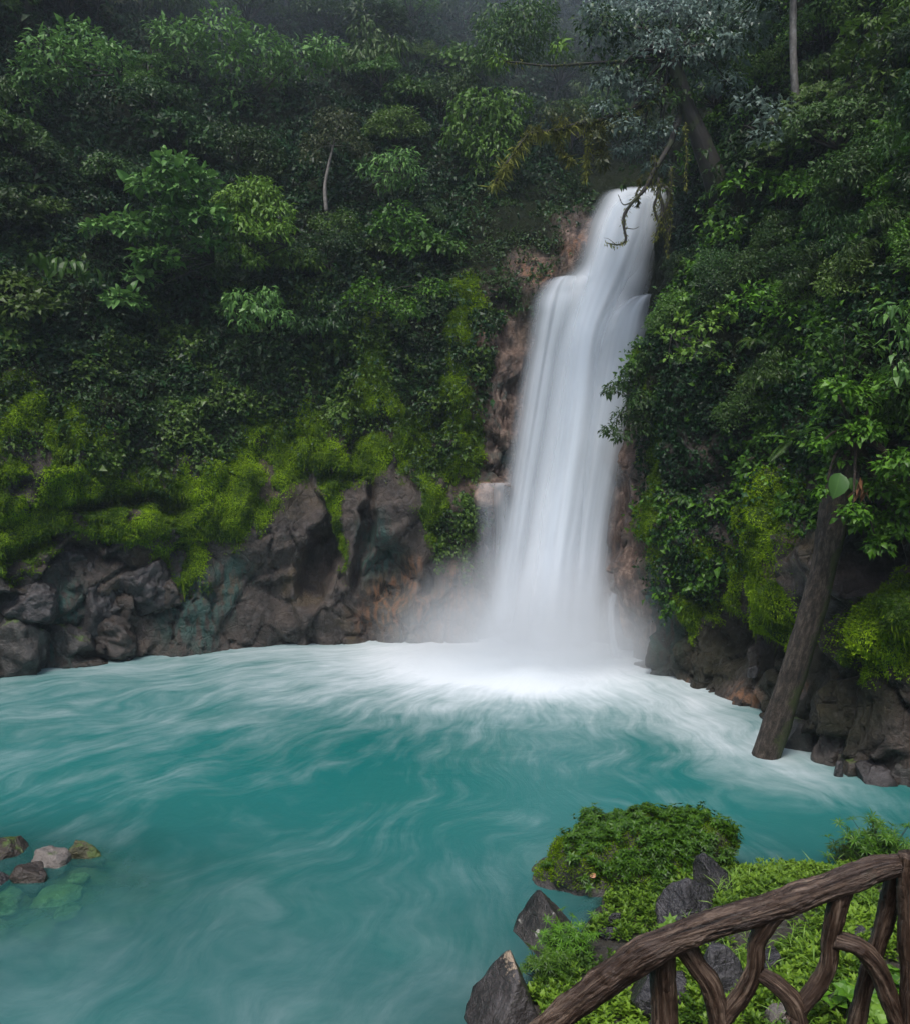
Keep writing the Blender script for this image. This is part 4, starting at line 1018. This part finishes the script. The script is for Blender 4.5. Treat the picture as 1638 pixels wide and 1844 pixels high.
def rock(name, label, mat, px0, px1, py0, py1, Y, seed, depth=.8, group=None, rot=0., sub=5, sink=.25, planes=11, nz=.08, sharp=45., cuts=(), tilt=0.):
    if Y == 'g': Y = ground_Y((px0 + px1) / 2, py1 - .25 * (py1 - py0)) + .1
    wd = (px1 - px0) / F_PX * Y; hg = (py1 - py0) / F_PX * Y
    full = hg * (1 + sink)
    V, Fc = rock_shape((wd, wd * depth, full), seed, planes, nz, sub, sharp, cuts)
    c, s = math.cos(tilt), math.sin(tilt)
    top = V[:, 2] / (full * .5)
    V = V @ np.array([[c, 0, -s], [0, 1, 0], [s, 0, c]])
    loc = at((px0 + px1) / 2, (py0 + py1) / 2, Y) - np.array([0, 0, hg * sink * .5])
    o = link(name, mesh(name, V, [Fc], {'top': np.clip(top, 0, 1)}), mat, loc=loc)
    return tag(o, label, 'rock', group)
LG, RG, FG = 'stones off the left shore', 'rocks along the right shore', 'rocks on the near bank'
rock('rock', 'brown wedge-shaped rock at the left frame edge, tallest of the left shore stones', R_BRMOSS, -24, 60, 1502, 1572, 16.6, 3, .8, LG, sink=.12, cuts=[(.8, 0, .6, .5), (-.3, -.5, .8, .7)])
rock('rock', 'pale pinkish flat stone between the brown wedge and the green sliver rock', R_PALE, 46, 130, 1530, 1578, 16.3, 5, .8, LG, sink=.2)
rock('rock', 'rounded dark brown stone nearest the camera off the left shore', R_BROWN, 10, 90, 1554, 1604, 15.6, 8, .8, LG, planes=8, sink=.15)
rock('rock', 'small grey brown stone cut by the left frame edge', R_GREY, -30, 18, 1568, 1606, 15.5, 11, .8, LG)
rock('rock', 'long green sliver of rock pointing right from the left shore stones', R_GREEN, 118, 194, 1512, 1552, 16.5, 14, .4, LG, sink=.4, tilt=.35)
rock('rock', 'small pale stone breaking the surface below the brown stones', R_GREY, 48, 82, 1592, 1602, 15.4, 18, .8, LG, sub=4)
for i, (a, b, c_, d_, lab) in enumerate([(-40, 40, 1610, 1650, 'green submerged rock at the left frame edge under the pale stone'), (60, 150, 1598, 1622, 'submerged olive rock just below the rounded brown stone'),
        (95, 150, 1625, 1650, 'small submerged yellow-green rock right of the shore stones'), (30, 105, 1652, 1676, 'flat submerged rock in the shallows below the others'),
        (-30, 30, 1660, 1690, 'submerged rock cut off by the left frame edge low down'), (270, 350, 1600, 1632, 'lone yellowish rock under water farther out in the pool'),
        (110, 160, 1572, 1592, 'green stone just under water beneath the pale pinkish stone'), (-20, 45, 1715, 1765, 'lowest submerged greenish rock at the left frame edge')]):
    Yv = atz((a + b) / 2, d_, -.1)[1]
    wd = (b - a) / F_PX * Yv
    V, Fc = rock_shape((wd, wd * .8, .34), 40 + i, 9, .08, 4)
    p_ = atz((a + b) / 2, (c_ + d_) / 2, -.1)
    tag(link('submerged_rock', mesh('submerged_rock', V, [Fc], {'top': V[:, 2]}), R_ALGAE, loc=(p_[0], p_[1], -.2)), lab, 'rock', 'rocks under water by the left shore')
for i in range(11):
    a, b = RNG.uniform(0, 250), RNG.uniform(1600, 1740)
    p_ = atz(a, b, -.15); r_ = .25 + .3 * RNG.random()
    V, Fc = rock_shape((r_ * 1.5, r_ * 1.1, .3), 70 + i, 9, .08, 4)
    tag(link('submerged_rock', mesh('submerged_rock', V, [Fc], {'top': V[:, 2]}), R_ALGAE if i % 3 else R_BRMOSS, loc=(p_[0], p_[1], -.26)), 'blurred stone lying under the clear shallow water off the left shore', 'rock', 'small stones on the bed of the left shallows')
# right shore
rock('rock', 'upright brown boulder at the waterline right of the leaning trunk', R_BROWN, 1460, 1535, 1305, 1400, 21.6, 21, .9, RG)
rock('rock', 'large grey slab leaning at the waterline at far right', R_GREY, 1535, 1622, 1368, 1442, 20.3, 25, .7, RG, tilt=-.5)
rock('rock', 'brownish block between the upright boulder and the grey slab', R_BRMOSS, 1500, 1572, 1362, 1420, 20.9, 27, .8, RG)
rock('rock', 'light faced stone alone on the mossy foot of the right wall', R_PALE, 1478, 1512, 1268, 1306, 22.4, 31, .8, RG, sub=4)
rock('rock', 'angular tan stone above the brownish block', R_GREY, 1502, 1535, 1328, 1362, 21.4, 33, .8, RG, sub=4)
rock('rock', 'second tan stone in the row above the grey slab', R_PALE, 1540, 1576, 1330, 1358, 21.2, 35, .8, RG, sub=4)
rock('rock', 'mossy stone under the two tan stones', R_GRMOSS, 1560, 1604, 1345, 1400, 20.8, 37, .8, RG, sub=4)
rock('rock', 'dark mossy boulder at the right frame edge by the waterline', R_GRMOSS, 1600, 1670, 1355, 1440, 20.2, 39, .8, RG)
rock('rock', 'narrow pale stone standing in the water beside the brownish block', R_GREY, 1500, 1517, 1370, 1404, 20.6, 43, .8, RG, sub=4)
rock('rock', 'dark rock tucked behind the foot of the leaning trunk', R_GRMOSS, 1405, 1470, 1290, 1368, 22.6, 45, .9, RG)
rock('rock', 'pinkish rock behind the leaning trunk close to the water', R_BROWN, 1425, 1465, 1240, 1300, 22.9, 47, .9, RG)
rock('rock', 'small light stone lodged in the dark cliff left of the leaning trunk', R_GREY, 1345, 1366, 1195, 1216, 26.0, 49, .9, RG, sub=4)
rock('rock', 'dark mossy shelf stone high at the right frame edge', R_GRMOSS, 1585, 1660, 1300, 1362, 21.0, 51, .9, RG)
rock('rock', 'pinkish knob of rock in the spray right of the waterfall foot', R_PINK, 1106, 1160, 1020, 1125, 32.6, 53, .9, 'rocks at the waterfall')
rock('rock', 'pale orange knob with water trickling over it left of the waterfall', R_PINK, 851, 905, 866, 904, 35.0, 55, .9, 'rocks at the waterfall', sub=4)
# boulders at the foot of the left cliff
LB = 'boulders at the foot of the left cliff'
for i, (a, b, c_, d_, dy, lab, m) in enumerate([
        (20, 95, 1050, 1105, .5, 'squarish dark boulder at the foot of the left cliff near the frame edge', R_GREY),
        (136, 210, 1015, 1125, .6, 'big rounded boulder wedged between two dark cracks of the left cliff', R_GREY),
        (215, 300, 1022, 1090, .5, 'grey slanting boulder right of the big rounded one', R_GREY),
        (178, 245, 1112, 1170, .6, 'brownish boulder low above the waterline under the slanting one', R_BROWN),
        (98, 162, 1120, 1198, .6, 'dark boulder at the waterline left of the trickle', R_GRMOSS),
        (-20, 75, 1115, 1215, .6, 'large dark boulder at the waterline by the left frame edge', R_GRMOSS),
        (185, 232, 1082, 1122, .5, 'thin slanted slab between the rounded and the slanting boulders', R_GREY),
        (110, 140, 1000, 1030, .4, 'small dark block under the moss at left', R_GREY),
        (275, 318, 1040, 1085, .5, 'purplish stone at the right end of the left boulder pile', R_BROWN)]):
    Yc = cliff_at((a + b) / 2, (c_ + d_) / 2, LEFT)[0][1]
    rock('boulder', lab, m, a - 14, b + 14, c_ - 12, d_ + 10, Yc + .42, 60 + i, .9, LB, sink=.1, planes=7, nz=.17, sharp=60., tilt=[.2, -.25, -.4, .3, -.2, .15, -.6, .3, -.3][i])
# near bank
rock('rock', 'dark wet rock with white lichen spots standing at the water edge', R_LICHEN, 918, 1066, 1612, 1740, 'g', 82, .9, FG, sharp=110., nz=.035, planes=5, cuts=[(-.75, -.3, .55, .42), (.45, -.8, .35, .45), (.65, .1, .75, .55)])
rock('rock', 'dark rock with a pale tan broken top in the bottom corner by the rail', R_TAN, 830, 1010, 1738, 1890, 'g', 84, .9, FG, sharp=110., nz=.035, planes=5, cuts=[(-.7, -.2, .6, .42), (.6, -.7, .35, .42), (.9, .1, .45, .5)])
rock('rock', 'small greenish rock just behind the tan-topped rock', R_GRMOSS, 885, 925, 1738, 1775, 'g', 86, .9, FG, sharp=110., nz=.035, sub=4)
rock('rock', 'grey rounded stone in the wet gap below the mossy boulder', R_GREY, 1062, 1102, 1630, 1672, 'g', 88, .9, FG, sharp=110., nz=.035, sub=4)
rock('rock', 'dark pointed stone right of the grey rounded stone', R_DARK, 1092, 1122, 1642, 1690, 'g', 90, .8, FG, sharp=110., nz=.035, sub=4)
rock('rock', 'low dark stone below the pointed stone', R_DARK, 1075, 1125, 1668, 1700, 'g', 92, .9, FG, sharp=110., nz=.035, sub=4)
rock('rock', 'dark angular slab rock half buried in green plants', R_DARK, 1178, 1300, 1580, 1700, 'g', 131, .7, FG, sharp=110., nz=.035, tilt=.3, planes=9, cuts=[(-.8, -.4, .3, .55), (.25, -.4, .9, .45), (0, -1, .25, .5)])
rock('rock', 'black pointed rock fin rising beside the slab rock', R_DARK, 1238, 1340, 1535, 1650, 'g', 97, .5, FG, sharp=110., nz=.035, tilt=-.35, planes=5, cuts=[(.85, -.25, .5, .42), (-.9, -.3, .4, .40), (.1, -1, .2, .5)])
rock('rock', 'glossy grey wet rock seen between the rail posts', R_DARK, 1262, 1352, 1700, 1830, 'g', 99, .9, FG, sharp=110., nz=.04)
rock('rock', 'dark block with a pale edge right of the first rail post', R_GREY, 1240, 1300, 1680, 1740, 'g', 101, .9, FG, sharp=110., nz=.04)
rock('rock', 'dark flat-topped rock under the middle rail braces', R_DARK, 1365, 1415, 1712, 1780, 'g', 103, .9, FG, sharp=110., nz=.04)
rock('rock', 'dark rock low behind the first rail post', R_DARK, 1120, 1240, 1745, 1835, 'g', 105, .9, FG, sharp=110., nz=.04)
rock('rock', 'pale stone at the bottom edge below the rail braces', R_PALE, 1378, 1440, 1808, 1880, 'g', 107, .9, FG, sharp=110., nz=.04)
rock('rock', 'low dark rock showing through the plants at right', R_DARK, 1520, 1590, 1668, 1712, 'g', 109, .9, FG, sharp=110., nz=.04)
rock('rock', 'brownish broken stones beside the tan-topped rock', R_BROWN, 955, 1010, 1758, 1800, 'g', 111, .9, FG, sharp=110., nz=.035, sub=4)
rock('rock', 'dark rock at the foot of the rail braces', R_DARK, 1470, 1530, 1790, 1840, 'g', 113, .9, FG, sharp=110., nz=.04)

# mossy boulder
def boulder():
    Yb = 15.9
    c = at(1126, 1560, Yb)
    d, Fc = ico(6)
    V = d.copy()
    prof_x = np.array([-1, -.77, -.5, -.2, .06, .27, .53, .84, .97, 1.0]); prof_h = np.array([.2, .42, .58, .72, .92, 1.02, 1.0, 1.3, 1.5, 1.5])
    V[:, 2] = np.where(V[:, 2] > 0, np.abs(V[:, 2]) ** .75, V[:, 2])
    hx = np.interp(V[:, 0], prof_x, prof_h)
    V = V * np.array([1.9, .95, 1.0])
    V[:, 2] *= np.where(V[:, 2] > 0, .98 * hx, .9)
    f1_, f2_, ci_, fa_ = voronoi(V * 1.3 + 4)
    V = V + d * (.30 * fbm(V * .95 + 2, 5) + .10 * (.5 - f1_) - .12 * np.exp(-(f2_ - f1_) / .06))[:, None]
    base = np.array([c[0], c[1], .05])
    root = empty('mossy_boulder', base, 'big mossy boulder overgrown with small leafy plants at the water edge', 'boulder')
    link('rock_body', mesh('rock_body', V, [Fc]), R_GRMOSS, root)
    tri = V[Fc]; nn = np.cross(tri[:, 1] - tri[:, 0], tri[:, 2] - tri[:, 0]); ar = np.linalg.norm(nn, axis=1); nn = unit(nn)
    ctr = tri.mean(1)
    wgt = ar * smooth(-.15, .35, nn[:, 2] + .25 * (ctr[:, 0] / 2) - .25 * nn[:, 1]) * smooth(-1.3, -.1, ctr[:, 0] + .6 * fbm(ctr * 1.2, 2) - .5 * (ctr[:, 2] - .6)) * (ctr[:, 2] > .12) * np.clip(.12 + 1.6 * np.clip(fbm(ctr * 2.2 + 6, 3) + .25, 0, 1), 0, 1)
    i = RNG.choice(len(tri), 1000, p=wgt / wgt.sum())
    parts = []
    for k in i:
        q = ctr[k] + RNG.normal(size=3) * .03; h = .05 + .12 * RNG.random(); ax = unit(nn[k] * .6 + np.array([0, 0, .8]) + RNG.normal(size=3) * .25)
        for s_ in range(2): parts.append(rosette(q + ax * h * (.5 + .5 * s_), 7, .085 + .05 * RNG.random(), .042, ax, .25))
    V2, F2, A2 = merge(parts)
    link('leafy_growth', mesh('leafy_growth', V2, F2, A2, smoothf=False), M_BOULD, root)
    w2 = ar * smooth(-.3, .2, nn[:, 2]) * (ctr[:, 2] > .05)
    i = RNG.choice(len(tri), 26000, p=w2 / w2.sum()); n = len(i)
    V3, F3, A3 = leaves(ctr[i] + RNG.normal(size=(n, 3)) * .02, unit(nn[i] + RNG.normal(size=(n, 3)) * .6), unit(nn[i] + RNG.normal(size=(n, 3)) * .5), .05, .02, .2, np.clip(RNG.random(n) * .5 + .3 * fbm(ctr[i] * 1.5, 3) + .15, 0, 1))
    link('moss_cover', mesh('moss_cover', V3, F3, A3, smoothf=False), M_TUFT, root)
boulder()
t = NT('fallen_leaf'); M_FALLEN = t.done(t.bsdf((.5, .25, .13), .6))
V, Fs, A = leaves(np.array([[-.06, 0, .02]]), np.array([[1., 0, .2]]), np.array([[0, -1., .5]]), .14, .08, .1, None, True)
tag(link('fallen_leaf', mesh('fallen_leaf', V, Fs, A), M_FALLEN, loc=at(1067, 1580, 15.0)), 'single pale orange fallen leaf lying on the mossy boulder', 'leaf')

# ------------------------------------------------------------------ bank plants (ground cover) and bigger leaves near the rail
def bank_cover(name, n, xr, yr, hmin, hmax, leaf, w, nleaf, mat, thr, seed, excl=()):
    X = RNG.uniform(*xr, n * 3); Y_ = RNG.uniform(*yr, n * 3)
    d = shore_dist(X, Y_); P = np.stack([X, Y_, 0 * X], -1)
    den = fbm(P * .6 + seed, 3) + .35
    keep = (d > .18 + .15 * perlin(P * 1.3)) & (den > thr * RNG.random(n * 3))
    for (a, b, ra, rb) in excl: keep &= ((X - a) / ra) ** 2 + ((Y_ - b) / rb) ** 2 > 1
    idx = np.where(keep)[0][:n]; P = P[idx]; P[:, 2] = ground_z(P[:, 0], P[:, 1])
    m = len(P); hh = hmin + (hmax - hmin) * np.clip(RNG.random(m) * .6 + .5 * np.clip(fbm(P * .9 + seed + 5, 3) + .3, 0, 1), 0, 1)
    k = nleaf
    fr = np.tile(np.linspace(.25, 1, k), m); az = np.tile(np.arange(k) * 2.4, m) + np.repeat(RNG.random(m) * 6, k)
    lean = np.repeat(RNG.normal(size=(m, 2)) * .28, k, 0); H_ = np.repeat(hh, k)
    Q = np.repeat(P, k, 0) + np.stack([lean[:, 0] * H_ * fr, lean[:, 1] * H_ * fr, H_ * fr], -1)
    el = .15 + .8 * fr
    D = np.stack([np.cos(az) * np.cos(el), np.sin(az) * np.cos(el), np.sin(el)], -1) + RNG.normal(size=(m * k, 3)) * .15
    N2 = np.stack([-np.cos(az) * .5, -np.sin(az) * .5, 1 + 0 * az], -1)
    tone = np.clip(RNG.random(m * k) * .5 + np.repeat(np.clip(.25 + .5 * fbm(P * .5 + 9, 3), 0, .7), k) * .8 + .15 * fr, 0, 1)
    L_ = leaf * np.exp(RNG.normal(size=m * k) * .22)
    V, Fs, A = leaves(Q, D, N2, L_, L_ * w, .2, tone)
    return tag(link(name, mesh(name, V, Fs, A, smoothf=False), mat), kind='stuff')
ROCKS_XY = [(o.location.x, o.location.y, o.dimensions.x * .42, o.dimensions.y * .42) for o in COL.objects if o.get('group') == FG] + [(3.0, 16.2, 1.5, .8)]
bank_cover('ground_cover', 14000, (-1, 12), (7, 18.2), .05, .17, .068, .55, 15, M_BANK, .9, 3, ROCKS_XY)
bank_cover('ground_cover', 6500, (.5, 12), (6, 17.6), .08, .24, .08, .55, 13, M_BANK2, 1.0, 23, ROCKS_XY)
bank_cover('ground_cover', 3000, (-1, 8), (4.5, 9.5), .06, .2, .07, .4, 15, M_BANK, .8, 43, ROCKS_XY)
bank_cover('grass', 260, (3.5, 12), (8, 17.8), .12, .4, .22, .07, 9, M_BRIGHT, 1.1, 63, ROCKS_XY)
def bank_bush(name, label, px, py, Y, r, leaf, mat, cat='plant', n=12, detail=False, kind='spray'):
    Y = ground_Y(px, py + r * .8); c = at(px, py, Y); gz = float(ground_z(np.array([c[0]]), np.array([c[1]]))[0]); loc = np.array([c[0], c[1], gz])
    root = empty(name, loc, label, cat); parts = []; ts = []
    R = r / F_PX * Y; top = max(c[2] - gz, .15)
    for i in range(n):
        q = np.array([RNG.normal() * R * .5, RNG.normal() * R * .4, top * (.75 + .35 * RNG.random()) + RNG.normal() * R * .3])
        parts.append(rosette(q, leaf[2], leaf[0], leaf[1], (RNG.normal() * .35, RNG.normal() * .35 - .25, 1), leaf[3], detail=detail))
        ts.append(tube([(RNG.normal() * .03, RNG.normal() * .03, -.1), q * np.array([.5, .5, .55]), q], [.008, .007, .004], 5, 6))
    V, Fs, A = merge(parts); link('foliage', mesh('foliage', V, Fs, A, smoothf=False), mat, root)
    tubes_obj('stem', ts, M_BARK, root); return root
bank_bush('bush', 'soft feathery green bush at the frame edge above the rail end', 1590, 1520, 16.2, 60, (.17, .03, 9, .35), M_FRESH, 'bush', 130)
bank_bush('bush', 'second feathery bush just left of the frame edge bush', 1530, 1528, 16.4, 34, (.15, .03, 9, .35), M_MID, 'bush', 70)
bank_bush('bush', 'fine leaved bright bush leaning over the white-spotted rock', 1018, 1690, 13.4, 48, (.11, .02, 10, .3), M_FRESH, 'bush', 110)
bank_bush('bush', 'fine leaved bush low beside the water between the two dark rocks', 985, 1745, 12.9, 42, (.11, .02, 10, .3), M_BANK, 'bush', 90)
bank_bush('bush', 'yellow-green sprigs growing before the slab rock', 1225, 1690, 12.2, 42, (.12, .055, 7, .25), M_BRIGHT, 'bush', 46)
bank_bush('broadleaf_plant', 'bright broad-leaved plant at the bottom edge between the rail braces', 1525, 1800, 6.2, 50, (.17, .12, 6, .25), M_FRESH, 'plant', 9, True)
bank_bush('broadleaf_plant', 'yellow-green broad-leaved plant at the bottom right corner', 1580, 1836, 5.6, 45, (.16, .11, 6, .25), M_BRIGHT, 'plant', 9, True)
bank_bush('broadleaf_plant', 'broad-leaved plant behind the right end post', 1612, 1760, 6.4, 42, (.17, .11, 6, .25), M_FRESH, 'plant', 9, True)
for (px, py) in [(1388, 1505), (1398, 1510), (1350, 1512)]: pass

# ------------------------------------------------------------------ rustic railing
t = NT('rail_wood'); gr_ = t.attr('grain', True)
g1 = t.noise(t.map(gr_, (1, 1, .07)), 62, 6, .7, .6); g2 = t.noise(t.map(gr_, (1, 1, .12)), 190, 4, .6); g3 = t.noise(gr_, 7, 4, .6)
wc = t.ramp(g1, [(.36, (.008, .004, .0025)), (.5, (.06, .035, .023)), (.64, (.23, .165, .12))])
wc = t.mix(t.math('MULTIPLY', t.step(g3, .45, .7), .55), wc, (.045, .028, .02))
wc = t.mix(t.math('MULTIPLY', t.step(g2, .55, .75), .3), wc, (.24, .2, .16))
wc = t.mix(t.math('MULTIPLY', t.step(t.noise(gr_, 16, 5, .7), .62, .72), .35), wc, (.13, .14, .10))
M_RAIL = t.done(t.bsdf(wc, t.math('MULTIPLY_ADD', g1, .3, .28), t.bump(t.math('ADD', g1, t.math('MULTIPLY', g2, .4)), 1.0, .012), spec=.45))
rl = empty('wooden_railing', at(1195, 2600, 2.5), 'rustic railing of thick wavy natural logs with crooked braces', 'railing')
rl.location.z = 5.0
rL = np.array(rl.location)
def logp(name, pts, r, sides=40, n=170, ridge=.10, lump=.10, seed=1., label=None):
    W = [at(*p) - rL for p in pts]
    V, Q, T_, G = tube(W, r, sides, n, ridge, lump, seed, knots=max(2, n // 45))
    o = link(name, mesh(name, V, [Q, T_], {'grain': G}), M_RAIL, rl)
    if label: o['label'] = label
    return o
R0 = .0625
logp('top_rail', [(860, 1960, 2.62), (940, 1885, 2.6), (1020, 1821, 2.58), (1098, 1762, 2.55), (1158, 1718, 2.53), (1220, 1688, 2.52), (1290, 1664, 2.5), (1369, 1642, 2.49), (1445, 1616, 2.47), (1519, 1588, 2.45), (1582, 1564, 2.44), (1640, 1553, 2.43)],
     [.040, .041, .043, .046, .050, .044, .042, .043, .042, .041, .041, .036, .026], 72, 480, .12, .16, 1.0)
logp('post', [(1192, 1704, 2.55), (1192, 1760, 2.57), (1196, 1850, 2.57), (1196, 2100, 2.57), (1196, 2700, 2.57)], [.042, .040, .042, .046, .05], 40, 170, .11, .12, 2.3, 'upright post under the bend of the rail')
logp('brace', [(1226, 1696, 2.53), (1252, 1735, 2.53), (1278, 1775, 2.52), (1292, 1830, 2.52), (1300, 1880, 2.52)], [.033, .032, .033, .034, .036], 36, 110, .11, .12, 3.7, 'crooked brace bending down to the right beside the post')
logp('brace', [(1396, 1640, 2.49), (1378, 1668, 2.49), (1362, 1700, 2.5), (1358, 1745, 2.5), (1340, 1785, 2.51), (1310, 1822, 2.52), (1288, 1850, 2.53)], [.034, .029, .026, .026, .030, .028, .030], 36, 130, .11, .12, 5.1, 'curved brace meeting the crooked brace at its foot')
logp('brace', [(1358, 1748, 2.5), (1395, 1772, 2.49), (1425, 1803, 2.48), (1440, 1850, 2.48), (1445, 1900, 2.48)], [.024, .027, .028, .030, .032], 32, 100, .11, .12, 6.4, 'short brace branching from the curved brace')
logp('brace', [(1514, 1598, 2.46), (1504, 1640, 2.46), (1494, 1690, 2.47), (1490, 1735, 2.47), (1474, 1770, 2.48), (1448, 1806, 2.48), (1425, 1838, 2.48)], [.036, .029, .026, .025, .028, .026, .026], 36, 130, .11, .12, 7.9, 'long curved brace in the middle of the right bay')
logp('brace', [(1500, 1690, 2.46), (1545, 1706, 2.45), (1578, 1742, 2.44), (1602, 1800, 2.44), (1628, 1860, 2.44)], [.026, .029, .029, .030, .031], 32, 110, .11, .12, 9.2, 'bowed brace branching toward the right end post')
logp('brace', [(1614, 1560, 2.47), (1602, 1620, 2.5), (1580, 1700, 2.52), (1556, 1780, 2.54), (1538, 1860, 2.56)], [.030, .027, .027, .027, .028], 32, 120, .11, .12, 10.6, 'straighter brace slanting down behind the bowed one')
logp('post', [(1640, 1540, 2.42), (1637, 1600, 2.42), (1637, 1700, 2.42), (1642, 1850, 2.42), (1642, 2700, 2.42)], [.036, .034, .032, .032, .04], 40, 170, .11, .12, 12.1, 'end post at the right frame edge')
# ------------------------------------------------------------------ haze, light, camera
t = NT('haze_air')
pv = t.n('VolumePrincipled'); t.put(pv.inputs['Color'], (.80, .90, 1.0)); pv.inputs['Density'].default_value = HAZE; pv.inputs['Anisotropy'].default_value = .2
M_HAZE = t.done(vol=pv.outputs[0])
x0, x1, y0, y1, z0, z1 = -80, 80, -70, 80, -5, 62
V = [(x, y, z) for x in (x0, x1) for y in (y0, y1) for z in (z0, z1)]
hz = link('haze', mesh('haze', V, [np.array([[0, 1, 3, 2], [4, 6, 7, 5], [0, 4, 5, 1], [2, 3, 7, 6], [0, 2, 6, 4], [1, 5, 7, 3]])], smoothf=False), M_HAZE)
tag(hz, kind='stuff')

w = bpy.data.worlds.new('World'); scene.world = w; w.use_nodes = True
nt = w.node_tree; bg = nt.nodes['Background']
sky = nt.nodes.new('ShaderNodeTexSky'); sky.sky_type = 'NISHITA'; sky.sun_disc = False
SUN_EL, SUN_ROT = math.radians(62), math.radians(200)
sky.sun_elevation = SUN_EL; sky.sun_rotation = SUN_ROT; sky.air_density = 1.2; sky.dust_density = 3.0; sky.ozone_density = 1.0
nt.links.new(sky.outputs[0], bg.inputs[0]); bg.inputs[1].default_value = SKY
sl = bpy.data.lights.new('sun', 'SUN'); sl.energy = SUN; sl.angle = math.radians(14); sl.color = (1, .99, .975)
so = bpy.data.objects.new('sun', sl); COL.objects.link(so)
sd = Vector((math.sin(SUN_ROT) * math.cos(SUN_EL), math.cos(SUN_ROT) * math.cos(SUN_EL), math.sin(SUN_EL)))
so.rotation_euler = sd.to_track_quat('Z', 'Y').to_euler(); so.location = sd * 90

cam = bpy.data.cameras.new('camera'); co_ = bpy.data.objects.new('camera', cam); COL.objects.link(co_)
cam.sensor_fit = 'HORIZONTAL'; cam.sensor_width = 36; cam.lens = 36 * F_PX / 1638
cam.clip_start = .05; cam.clip_end = 400
co_.location = (0, 0, CAMZ); co_.rotation_euler = (PI / 2 + PITCH, 0, 0)
scene.camera = co_

scene.render.engine = 'CYCLES'
cy = scene.cycles
cy.use_denoising = True
cy.max_bounces = 7; cy.diffuse_bounces = 3; cy.glossy_bounces = 2; cy.transmission_bounces = 3; cy.transparent_max_bounces = 24; cy.volume_bounces = 3
cy.volume_step_rate = 2.0; cy.volume_max_steps = 64
cy.caustics_reflective = False; cy.caustics_refractive = False
cy.use_adaptive_sampling = True; cy.adaptive_threshold = .02
vs = scene.view_settings; vs.view_transform = 'Standard'; vs.look = 'None'; vs.exposure = EXPO; vs.gamma = 1
vs.use_curve_mapping = False
